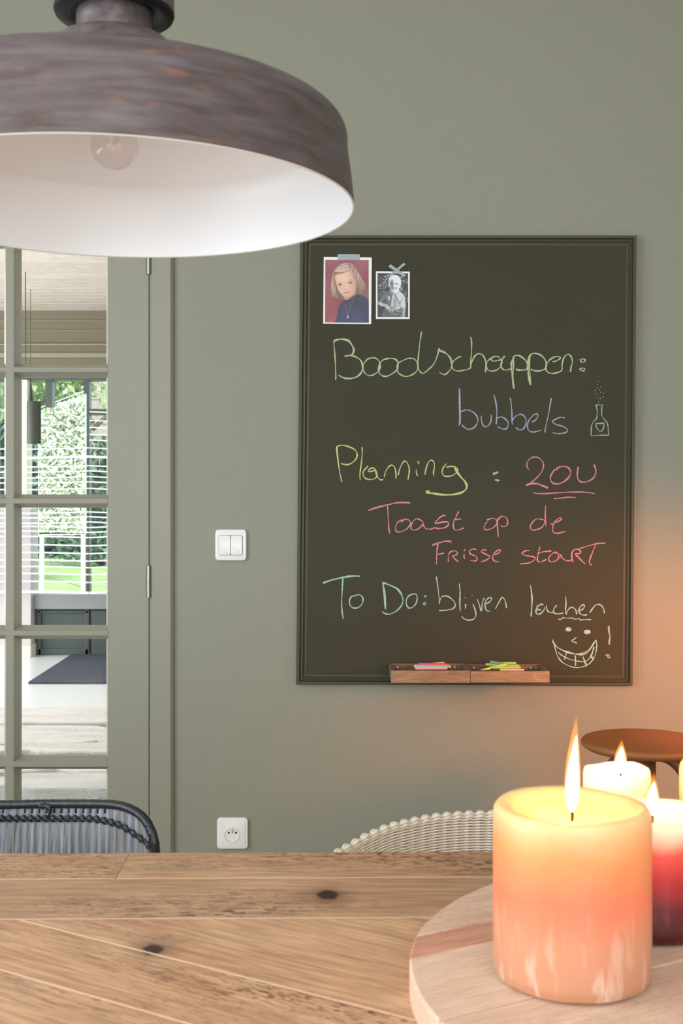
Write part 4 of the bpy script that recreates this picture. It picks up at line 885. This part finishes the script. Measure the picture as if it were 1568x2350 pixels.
def flame_mat(name, zb, zt, strength, inner):
    m = bpy.data.materials.new(name); m.use_nodes = True; nt = m.node_tree; N = nt.nodes; L = nt.links; N.remove(N['Principled BSDF'])
    g = N.new('ShaderNodeNewGeometry'); sp = N.new('ShaderNodeSeparateXYZ'); L.new(g.outputs['Position'], sp.inputs[0]); mr = N.new('ShaderNodeMapRange'); L.new(sp.outputs[2], mr.inputs[0]); mr.inputs[1].default_value = zb; mr.inputs[2].default_value = zt
    e = N.new('ShaderNodeEmission'); e.inputs[1].default_value = strength; t = N.new('ShaderNodeBsdfTransparent'); mx = N.new('ShaderNodeMixShader')
    if inner: cr = ramp(N, [(0, (1,.62,.25,1)), (.2, (1,.86,.55,1)), (.75, (1,.80,.42,1)), (1, (1,.5,.12,1))]); al = ramp(N, [(0, (.35,.35,.35,1)), (.15, (1,1,1,1)), (.85, (1,1,1,1)), (1, (.5,.5,.5,1))])
    else: cr = ramp(N, [(0, (.9,.35,.1,1)), (1, (1,.30,.05,1))]); al = ramp(N, [(0, (.15,.15,.15,1)), (.6, (.35,.35,.35,1)), (1, (.05,.05,.05,1))])
    L.new(mr.outputs[0], cr.inputs[0]); L.new(cr.outputs[0], e.inputs[0]); L.new(mr.outputs[0], al.inputs[0]); L.new(al.outputs[0], mx.inputs[0]); L.new(t.outputs[0], mx.inputs[1]); L.new(e.outputs[0], mx.inputs[2]); L.new(mx.outputs[0], N['Material Output'].inputs[0])
    return m
def candle(label, px, d, r, zt, material, flame_px, flame_h, flame_w, power, rough=0, zpool=.012, rim=.78):
    x = (px-784)*d/F; t = thing('pillar_candle', label, 'candle', (x, d, RT)); n = 72
    prof = [(.001, RT+.0008), (r*.9, RT+.0008), (r*.985, RT+.004), (r, RT+.012)]+[(r, RT+.012+(zt-RT-.02)*k/8) for k in range(1, 9)]+[(r*.985, zt-.003), (r*.95, zt), (r*.88, zt-.0005), (r*.74, zt-zpool*.3), (r*.68, zt-zpool*.55), (r*.64, zt-zpool*.8), (r*.46, zt-zpool*.9), (r*.40, zt-zpool-.0005), (r*.34, zt-zpool-.003), (.001, zt-zpool-.003)]
    m = MB(); m.lathe(prof, x, d, n)
    rr = random.Random(int(px)); ph = [rr.uniform(0, 6.3) for _ in range(6)]; v = []
    for (a, b_, c_) in m.v:
        an = math.atan2(b_-d, a-x); rad = math.hypot(a-x, b_-d); k = 1
        wob = math.sin(2*an+ph[0])*.5+math.sin(3*an+ph[1])*.3+math.sin(7*an+ph[2])*.15
        if c_ > zt-.02 and rad > r*.5: c_ += rough*wob*.004
        low = max(0, 1-(c_-RT)/.05); rad2 = rad*(1+.006*math.sin(9*an+ph[3]+c_*60)*low+.004*wob)
        v.append((x+rad2*math.cos(an), d+rad2*math.sin(an), c_))
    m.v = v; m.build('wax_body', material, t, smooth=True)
    zp = zt-zpool-.003; fx = (flame_px-784)*d/F
    m = MB(); m.tube(smooth_path([(fx, d, zp-.002), (fx+.0004, d, zp+.005), (fx-.0008, d, zp+.011)]), .0013, 8); m.build('wick', M['wick'], t)
    zb = zp+.006
    for (inner, hs, ws) in ((True, .80, .82), (False, 1.0, 1.0)):
        H = flame_h*hs; W = flame_w*ws; pr = [(.0004, 0), (.45, .05), (.85, .16), (1.0, .3), (.93, .45), (.74, .6), (.5, .74), (.28, .86), (.12, .95), (.0008, 1.0)]
        m = MB(); m.lathe([(max(a*W/2, .00005), zb+b_*H) for a, b_ in pr], fx, d, 20)
        m.v = [(a+.0035*((c_-zb)/H)**2*(flame_h/.075), b_, c_) for (a, b_, c_) in m.v]
        m.build('flame', flame_mat('flame_core' if inner else 'flame_sheath', zb, zb+H, 14 if inner else 3.0, inner), t, smooth=True)
    l = light('POINT', 'flame_light', (fx, d, zb+.022), (0,0,0), power, (1.0, .55, .22), shadow_soft_size=.008)
    l.parent = t; l.matrix_parent_inverse = parent_world(t).inverted()
    return t
W1 = wax('orange_rustic_wax', [(0, srgb(196,146,114)), (.3, srgb(218,150,114)), (.55, srgb(248,134,98)), (.8, srgb(255,162,100)), (1, srgb(255,205,150))], RT, .92, .7, frost_col=srgb(240,206,190))  # dyed wax gradient that also holds part of the flame's glow
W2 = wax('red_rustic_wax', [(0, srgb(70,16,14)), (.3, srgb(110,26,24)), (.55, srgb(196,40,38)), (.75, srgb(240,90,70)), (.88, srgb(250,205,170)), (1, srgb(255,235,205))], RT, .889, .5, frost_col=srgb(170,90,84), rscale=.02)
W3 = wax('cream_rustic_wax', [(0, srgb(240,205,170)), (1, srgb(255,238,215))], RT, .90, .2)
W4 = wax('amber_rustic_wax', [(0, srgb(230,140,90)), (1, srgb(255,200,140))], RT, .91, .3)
CP = .62
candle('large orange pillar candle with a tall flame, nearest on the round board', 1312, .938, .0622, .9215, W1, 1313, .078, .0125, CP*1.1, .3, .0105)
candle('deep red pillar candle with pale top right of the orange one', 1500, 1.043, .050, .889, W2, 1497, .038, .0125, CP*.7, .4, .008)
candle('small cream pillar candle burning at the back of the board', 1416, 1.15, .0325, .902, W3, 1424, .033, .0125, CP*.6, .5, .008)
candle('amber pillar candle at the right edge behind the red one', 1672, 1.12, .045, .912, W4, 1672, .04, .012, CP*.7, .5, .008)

# ------------------------------------------------------------ black rattan chair
bc = thing('rattan_chair', 'black lacquered rattan chair with woven slat back at left', 'chair', (-.48, 1.45, 0))
cxp = -85
def bd(px): return 1.585-.11*((px-cxp)/450)**2
def bpt(px, py, off=0): d = bd(px)+off; return P(px, py, d)
right = [(cxp,1846.5),(0,1847),(100,1845),(200,1845),(262,1847),(300,1857),(328,1876),(345,1902),(354,1930),(357,1958),(357,2000),(352,2100),(345,2200),(335,2300)]
rimp = [(2*cxp-a, b_) for a, b_ in right[::-1]][:-1]+right
rp = smooth_path([bpt(a, b_) for a, b_ in rimp], 7)
# resample evenly then wrap with a spiral ridge
def resample(pts, step):
    out = [pts[0]]; acc = 0
    for i in range(1, len(pts)):
        a = out[-1]; seg = pts[i]-pts[i-1]; L_ = seg.length; pos = 0
        while acc+(L_-pos) >= step:
            pos += step-acc; acc = 0; out.append(pts[i-1]+seg*(pos/L_))
        acc += L_-pos
    return out
rp = resample(rp, .0016)
R0 = .0056*1.03
rad = [R0*(1+.09*(((i*.0016) % .0125)/.0125)) for i in range(len(rp))]
MB().tube(rp, rad, 14).build('rim', M['black_rattan'], bc, smooth=True, angle=.6)
def rim_y(px):
    for i in range(len(right)-1):
        if right[i][0] <= px <= right[i+1][0]: return right[i][1]+(right[i+1][1]-right[i][1])*(px-right[i][0])/(right[i+1][0]-right[i][0])
    return 1930
bind = [(cxp,1878),(0,1878),(100,1878),(215,1878),(250,1885),(275,1892),(295,1903),(315,1917),(335,1932),(350,1948),(356,1960)]
def bind_y(px):
    px = abs(px-cxp)+cxp
    for i in range(len(bind)-1):
        if bind[i][0] <= px <= bind[i+1][0]: return bind[i][1]+(bind[i+1][1]-bind[i][1])*(px-bind[i][0])/(bind[i+1][0]-bind[i][0])
    return 1960
seat_z = .45
pitch = 16.6; k0 = int((350-cxp)/pitch)
for k in range(-k0, k0+1):
    px = cxp+k*pitch+3; s_ = 1 if k >= 0 else -1; apx = abs(px-cxp)+cxp
    lean = -13*max(0, 1-abs(px-300)/330) if False else -14*min(1, max(0, (300-px)/260))
    if px < cxp: lean = -14
    ytop = rim_y(apx)+4; ybot = 1150+(CZ-seat_z)*F/bd(px); pts = []
    wv = .0034*(1.0 if apx < 320 else .8); nseg = 8; d = MB(); v = []
    for i in range(nseg+1):
        f_ = i/nseg; yy = ytop+(ybot-ytop)*f_; xx = px+lean*min(1, (yy-ytop)/110)+random.uniform(-.6, .6); c_ = bpt(xx, yy, .002)
        tw_ = .0008*math.sin(i*1.7+k)
        v += [(c_.x-wv, c_.y-.0010+tw_, c_.z), (c_.x+wv*.1, c_.y-.0022, c_.z), (c_.x+wv, c_.y-.0010-tw_, c_.z), (c_.x, c_.y+.0014, c_.z)]
    fs = []
    for i in range(nseg):
        for j in range(4): fs.append((i*4+j, i*4+(j+1) % 4, i*4+4+(j+1) % 4, i*4+4+j))
    fs += [(0,1,2,3), (nseg*4+3, nseg*4+2, nseg*4+1, nseg*4)]
    d.add(v, fs).build('slat', M['slat'], bc)
    # knot in the gap
    kx_ = px+pitch/2+lean*.25; kc = bpt(kx_, bind_y(kx_)); mm_ = MB()
    prf = [(.0001, -1), (.55, -.8), (1, -.35), (1, .35), (.55, .8), (.0001, 1)]
    mm_.lathe([(a*.0040, kc.z+b_*.0056) for a, b_ in prf], kc.x, kc.y-.0015, 8); mm_.build('knot', M['black_rattan'], bc, smooth=True)
for ph_ in (0, PI):
    pts = []
    px = cxp-435
    while px < cxp+435:
        a = (px-cxp-3-pitch/2)/pitch*PI+ph_; c_ = bpt(px, bind_y(px)+3.6*math.sin(a)); pts.append((c_.x, c_.y-.0028-.0016*math.cos(a*1.0), c_.z)); px += 2.2
    MB().tube(pts, .0016, 6).build('binding_cord', M['black_rattan'], bc, smooth=True)
m = MB(); p0 = bpt(97, 1850, -.006); 
m.tube([bpt(100,1846,-.006), bpt(112,1852,-.007), bpt(116,1860,-.006), bpt(112,1874,-.004)], [.003,.0034,.0026,.0012], 8); m.tube([bpt(92,1846,-.006), bpt(99,1858,-.007)], [.003,.001], 8)
m.tube([bpt(96,1850,-.006), bpt(118,1850,-.006)], .0034, 8)
m.build('loose_cord_end', M['black_rattan'], bc, smooth=True)
# seat, legs
sx = [bpt(345, 0).x, bpt(2*cxp-345, 0).x]; xm = sum(sx)/2; hw_ = abs(sx[0]-sx[1])/2
m = MB(); m.prism([(xm+hw_*math.cos(a)*1.0, 1.36+.22*math.sin(a)*(1 if math.sin(a) > 0 else 1.2)) for a in [2*PI*i/40 for i in range(40)]], seat_z-.03, seat_z, .006); m.build('seat', M['slat'], bc)
for (a, b_) in ((-1, -1), (1, -1), (-1, 1), (1, 1)):
    MB().tube([(xm+a*hw_*.62, 1.36+b_*.13, seat_z-.03), (xm+a*hw_*.82, 1.36+b_*.19, 0.0)], [.012, .010], 10).build('leg', M['black_rattan'], bc, smooth=True)

# ------------------------------------------------------------ white wicker chair
topc = [(782,1952),(811,1938),(836.5,1921.6),(862,1911),(882,1901),(910.5,1892),(938.5,1886),(964,1880),(989.6,1875.7),(1012.6,1872),(1040,1870),(1066,1868),(1117,1867)]
A_, B_, YC = .29, .26, 1.39; WXc = (1130-784)*1.65/F
def solve(px):
    lo, hi = -PI/2, 0.3
    for _ in range(50):
        mid = (lo+hi)/2; x = WXc+A_*math.sin(mid); y_ = YC+B_*math.cos(mid)
        if 784+F*x/y_ < px: lo = mid
        else: hi = mid
    return mid
zz = []
for (a, b_) in topc:
    f_ = solve(a); y_ = YC+B_*math.cos(f_); zz.append((abs(f_), CZ-(b_-1150)*y_/F))
zz.sort()
def ztop(f_):
    f_ = abs(f_)
    if f_ <= zz[0][0]: return zz[0][1]
    for i in range(len(zz)-1):
        if f_ <= zz[i+1][0]: 
            t_ = (f_-zz[i][0])/(zz[i+1][0]-zz[i][0]+1e-9); return zz[i][1]+(zz[i+1][1]-zz[i][1])*t_
    return max(.60, zz[-1][1]-(f_-zz[-1][0])*.10)
wc = thing('wicker_chair', 'off-white woven wicker tub chair behind the table, right of the wall socket', 'chair', (WXc, 1.42, 0))
FM = math.radians(112); arc = []; n_ = 4000; s_ = 0; prev = None
for i in range(n_+1):
    f_ = -FM+2*FM*i/n_; p = (WXc+A_*math.sin(f_), YC+B_*math.cos(f_))
    if prev: s_ += math.hypot(p[0]-prev[0], p[1]-prev[1])
    arc.append((s_, f_)); prev = p
LOBE = .0157; tot = arc[-1][0]; NL = int(tot/LOBE); SEG = 6; js = np.linspace(0, tot, NL*SEG+1); fs_ = np.interp(js, [a for a, _ in arc], [b_ for _, b_ in arc])
zt_ = np.array([ztop(f_) for f_ in fs_]); kern = np.ones(9)/9; zt_ = np.convolve(np.pad(zt_, 4, 'edge'), kern, 'valid')
ph_ = np.abs(np.sin(PI*np.arange(NL*SEG+1)/SEG))
X0 = WXc+A_*np.sin(fs_); Y0 = YC+B_*np.cos(fs_); nx_ = np.sin(fs_)/A_; ny_ = np.cos(fs_)/B_; nl = np.hypot(nx_, ny_); nx_ /= nl; ny_ /= nl
VV = []; FF = []; base = 0; RS = .00375; rows = 62
for k in range(rows):
    rr_ = (.0018-.0006*ph_) if k > 1 else (.0023+0*ph_)
    inn = .0034*ph_; zc = zt_-.001-k*RS+.0030*ph_*math.exp(-k/6)
    for sgn in (1, -1) if k < 20 else (1,):
        cx_ = X0-nx_*inn*sgn; cy_ = Y0-ny_*inn*sgn; npt = len(cx_); ring = []
        for j in range(4):
            a = PI/4+PI/2*j; ring.append(np.stack([cx_-nx_*rr_*1.2*math.cos(a), cy_-ny_*rr_*1.2*math.cos(a), zc+rr_*1.25*math.sin(a)], -1))
        V_ = np.stack(ring, 1).reshape(-1, 3); VV.append(V_)
        i = np.arange(npt-1)
        for j in range(4): FF.append(np.stack([base+i*4+j, base+i*4+(j+1) % 4, base+(i+1)*4+(j+1) % 4, base+(i+1)*4+j], -1))
        base += npt*4
me = bpy.data.meshes.new('woven_back'); me.from_pydata(np.concatenate(VV).tolist(), [], np.concatenate(FF).tolist()); me.shade_smooth(); me.materials.append(M['white_wicker'])
o = bpy.data.objects.new('woven_back', me); COL.objects.link(o); o.parent = wc; o.matrix_parent_inverse = parent_world(wc).inverted(); tag(o, kind='stuff')
m = MB()
for i in range(0, NL*SEG+1, 3): m.tube([(X0[i], Y0[i], zt_[i]-.004), (X0[i], Y0[i], zt_[i]-rows*RS-.01)], .0011, 4)
tag(m.build('stakes', M['wicker_core'], wc), kind='stuff')
m = MB(); m.prism([(WXc+.27*math.cos(2*PI*i/40), 1.40+.235*math.sin(2*PI*i/40)) for i in range(40)], .42, .46, .01); m.build('seat', M['white_wicker'], wc)
for (a, b_) in ((-1,-1),(1,-1),(-1,1),(1,1)): MB().tube([(WXc+a*.17, 1.40+b_*.14, .42), (WXc+a*.22, 1.40+b_*.18, 0)], .014, 10).build('leg', M['white_wicker'], wc, smooth=True)

# ------------------------------------------------------------ stool by the wall
SD = 2.55; sxx = (1482-784)*SD/F; sz = CZ-(1697-1150)*SD/F; sr = 146*SD/F
st = thing('work_stool', 'round brown leather topped stool standing by the wall behind the candles', 'stool', (sxx, SD, 0))
MB().lathe([(.001, sz), (sr*.9, sz), (sr*.97, sz-.002), (sr, sz-.007), (sr*.995, sz-.013), (sr*.93, sz-.020), (.001, sz-.021)], sxx, SD, 56).build('seat', M['stool'], st, smooth=True)
MB().cyl((sxx, SD, sz-.021), (sxx, SD, sz-.16), .022, 20).build('hub', M['stool_metal'], st, smooth=True, angle=.8)
for k in range(4):
    a = math.radians(-12+90*k); dx, dy = math.cos(a), math.sin(a)
    MB().tube(smooth_path([(sxx+dx*.015, SD+dy*.015, sz-.035), (sxx+dx*.05, SD+dy*.05, sz-.040), (sxx+dx*.082, SD+dy*.082, sz-.075), (sxx+dx*.10, SD+dy*.10, sz-.15), (sxx+dx*.15, SD+dy*.15, .2), (sxx+dx*.19, SD+dy*.19, 0.005)]), .012, 10).build('leg', M['stool_metal'], st, smooth=True)
m = MB(); m.tube([(sxx+.145*math.cos(2*PI*i/48), SD+.145*math.sin(2*PI*i/48), .22) for i in range(49)], .008, 8, False); m.build('foot_ring', M['stool_metal'], st, smooth=True)

# ------------------------------------------------------------ pendant lamp over the table
LD = 1.2; LX = -.1930*LD; LH = CZ+.2996
def lamp_mat():
    m, nt, N, L, b = nodes('brushed_rust_brown_metal')
    tc = N.new('ShaderNodeTexCoord'); 
    # wrap the streaks round the axis: angle and height
    sp = N.new('ShaderNodeSeparateXYZ'); L.new(tc.outputs['Object'], sp.inputs[0]); at = N.new('ShaderNodeMath'); at.operation = 'ARCTAN2'; L.new(sp.outputs[1], at.inputs[0]); L.new(sp.outputs[0], at.inputs[1])
    cbn = N.new('ShaderNodeCombineXYZ'); L.new(at.outputs[0], cbn.inputs[0]); L.new(sp.outputs[2], cbn.inputs[2])
    def tex(sc, st, det=5):
        mp = N.new('ShaderNodeMapping'); mp.inputs['Scale'].default_value = st; L.new(cbn.outputs[0], mp.inputs[0]); n = N.new('ShaderNodeTexNoise'); n.inputs['Scale'].default_value = sc; n.inputs['Detail'].default_value = det; L.new(mp.outputs[0], n.inputs[0]); return n.outputs[0]
    r1 = ramp(N, [(.3, srgb(86,70,66)), (.7, srgb(112,102,104))]); L.new(tex(5, (.8, 1, 22)), r1.inputs[0])
    r2 = ramp(N, [(.56, (0,0,0,1)), (.75, (1,1,1,1))]); L.new(tex(9, (1, 1, 14), 8), r2.inputs[0])
    r3 = ramp(N, [(.45, (0,0,0,1)), (.65, (.8,.8,.8,1))]); L.new(tex(2.2, (1, 1, 5), 3), r3.inputs[0])
    mu = N.new('ShaderNodeMath'); mu.operation = 'MULTIPLY'; L.new(r2.outputs[0], mu.inputs[0]); L.new(r3.outputs[0], mu.inputs[1])
    mx = N.new('ShaderNodeMix'); mx.data_type = 'RGBA'; L.new(mu.outputs[0], mx.inputs[0]); L.new(r1.outputs[0], mx.inputs[6]); mx.inputs[7].default_value = srgb(150,102,76); L.new(mx.outputs[2], b.inputs['Base Color'])
    b.inputs['Roughness'].default_value = .42; b.inputs['Metallic'].default_value = .35
    bpn = N.new('ShaderNodeBump'); bpn.inputs['Strength'].default_value = .12; bpn.inputs['Distance'].default_value = .001; L.new(tex(8, (1, 1, 60)), bpn.inputs['Height']); L.new(bpn.outputs[0], b.inputs['Normal'])
    return m
LM = lamp_mat()
lp = thing('pendant_lamp', 'large rust brown metal pendant lamp with white inside hanging over the table', 'lamp', (LX, LD, ZC))
R = .245
def arcp(cx_, cz_, r_, a0, a1, n=6): return [(cx_+r_*math.cos(a0+(a1-a0)*i/n), cz_+r_*math.sin(a0+(a1-a0)*i/n)) for i in range(n+1)]
outer_ = [(R, LH)]+[(R-.003, LH+.03), (R-.007, LH+.058)]+arcp(R-.031, LH+.068, .024, 0, PI/2, 8)+[(.13, LH+.103), (.070, LH+.118)]
inner_ = [(.030, LH+.100), (.13, LH+.0905), (R-.030, LH+.083), (R-.0175, LH+.0815), (R-.0135, LH+.078), (R-.009, LH+.058), (R-.005, LH+.03), (R-.0022, LH)]
oo = MB().lathe(outer_, LX, LD, 128); so = oo.build('shade', LM, lp, smooth=True, origin=(LX, LD, LH)); 
MB().lathe(inner_, LX, LD, 128).build('shade_lining', plain('white_enamel', (.92, .95, .99, 1), .4), lp, smooth=True, origin=(LX, LD, LH))
MB().lathe([(R-.0022, LH), (R-.001, LH-.0012), (R, LH)], LX, LD, 128).build('shade_edge', plain('white_rim', srgb(240,240,240), .4), lp, smooth=True)
MB().lathe([(.070, LH+.112), (.0695, LH+.135), (.066, LH+.150), (.060, LH+.160), (.055, LH+.168), (.045, LH+.171), (.0385, LH+.172), (.0385, LH+.205)], LX, LD, 64).build('collar', LM, lp, smooth=True, angle=.5, origin=(LX, LD, LH))
MB().lathe([(.0385, LH+.200), (.046, LH+.1955), (.058, LH+.1955), (.0605, LH+.199), (.0605, LH+.33), (.056, LH+.338), (.012, LH+.345), (.010, LH+.37)], LX, LD, 64).build('socket_housing', LM, lp, smooth=True, angle=.5, origin=(LX, LD, LH))
MB().lathe([(.0383, LH+.198), (.048, LH+.1950), (.0595, LH+.1952), (.0608, LH+.1985)], LX, LD, 64).build('housing_gasket', plain('black_rubber', (.012,.012,.014,1), .5), lp, smooth=True)
MB().cyl((LX, LD, LH+.36), (LX, LD, ZC-.02), .0035, 8).build('cord', M['black_rattan'], lp)
MB().lathe([(.001, ZC), (.05, ZC), (.05, ZC-.02), (.01, ZC-.03)], LX, LD, 32).build('ceiling_rose', LM, lp, smooth=True, angle=.5)
# bulb
def bulb_glass():
    m = bpy.data.materials.new('clear_bulb_glass'); m.use_nodes = True; nt = m.node_tree; N = nt.nodes; L = nt.links; N.remove(N['Principled BSDF'])
    t = N.new('ShaderNodeBsdfTransparent'); g = N.new('ShaderNodeBsdfGlossy'); g.inputs['Roughness'].default_value = .03; t.inputs[0].default_value = (.95, .93, .93, 1)
    fr = N.new('ShaderNodeFresnel'); fr.inputs[0].default_value = 1.5; gb = N.new('ShaderNodeNewGeometry'); sb = N.new('ShaderNodeMath'); sb.operation = 'SUBTRACT'; sb.use_clamp = True; L.new(fr.outputs[0], sb.inputs[0]); L.new(gb.outputs['Backfacing'], sb.inputs[1]); mx = N.new('ShaderNodeMixShader'); L.new(sb.outputs[0], mx.inputs[0]); L.new(t.outputs[0], mx.inputs[1]); L.new(g.outputs[0], mx.inputs[2]); L.new(mx.outputs[0], N['Material Output'].inputs[0]); return m
bc_ = P(272, 336, LD); br = 54*LD/F; bzc = bc_.z
bl = MB(); BX = bc_.x
bl.lathe([(.0005, bzc-br)]+[(br*math.sin(a), bzc-br*math.cos(a)) for a in [PI*i/16 for i in range(1, 13)]]+[(.013, bzc+br*1.15), (.013, bzc+br*1.5)], LX, LD, 32)
bo = bl.build('bulb', bulb_glass(), lp, smooth=True)
MB().lathe([(.0005, bzc+br*.1), (.004, bzc+br*.15), (.005, bzc+br*.8), (.0125, bzc+br*1.3)], LX, LD, 12).build('bulb_stem', M['white_plastic'], bo, smooth=True)
MB().lathe([(.013, bzc+br*1.2), (.0138, bzc+br*1.3), (.0138, LH+.105), (.02, LH+.112)], LX, LD, 20).build('bulb_socket', M['white_plastic'], lp, smooth=True)
m = MB(); m.tube([(LX+.007*math.cos(a), LD+.007*math.sin(a), bzc+.002*math.sin(5*a)) for a in [2*PI*i/50 for i in range(51)]], .0005, 5, False)
fm = bpy.data.materials.new('warm_filament'); fm.use_nodes = True; b = fm.node_tree.nodes['Principled BSDF']; b.inputs['Emission Color'].default_value = (1,.5,.15,1); b.inputs['Emission Strength'].default_value = .25
m.build('filament', fm, bo)
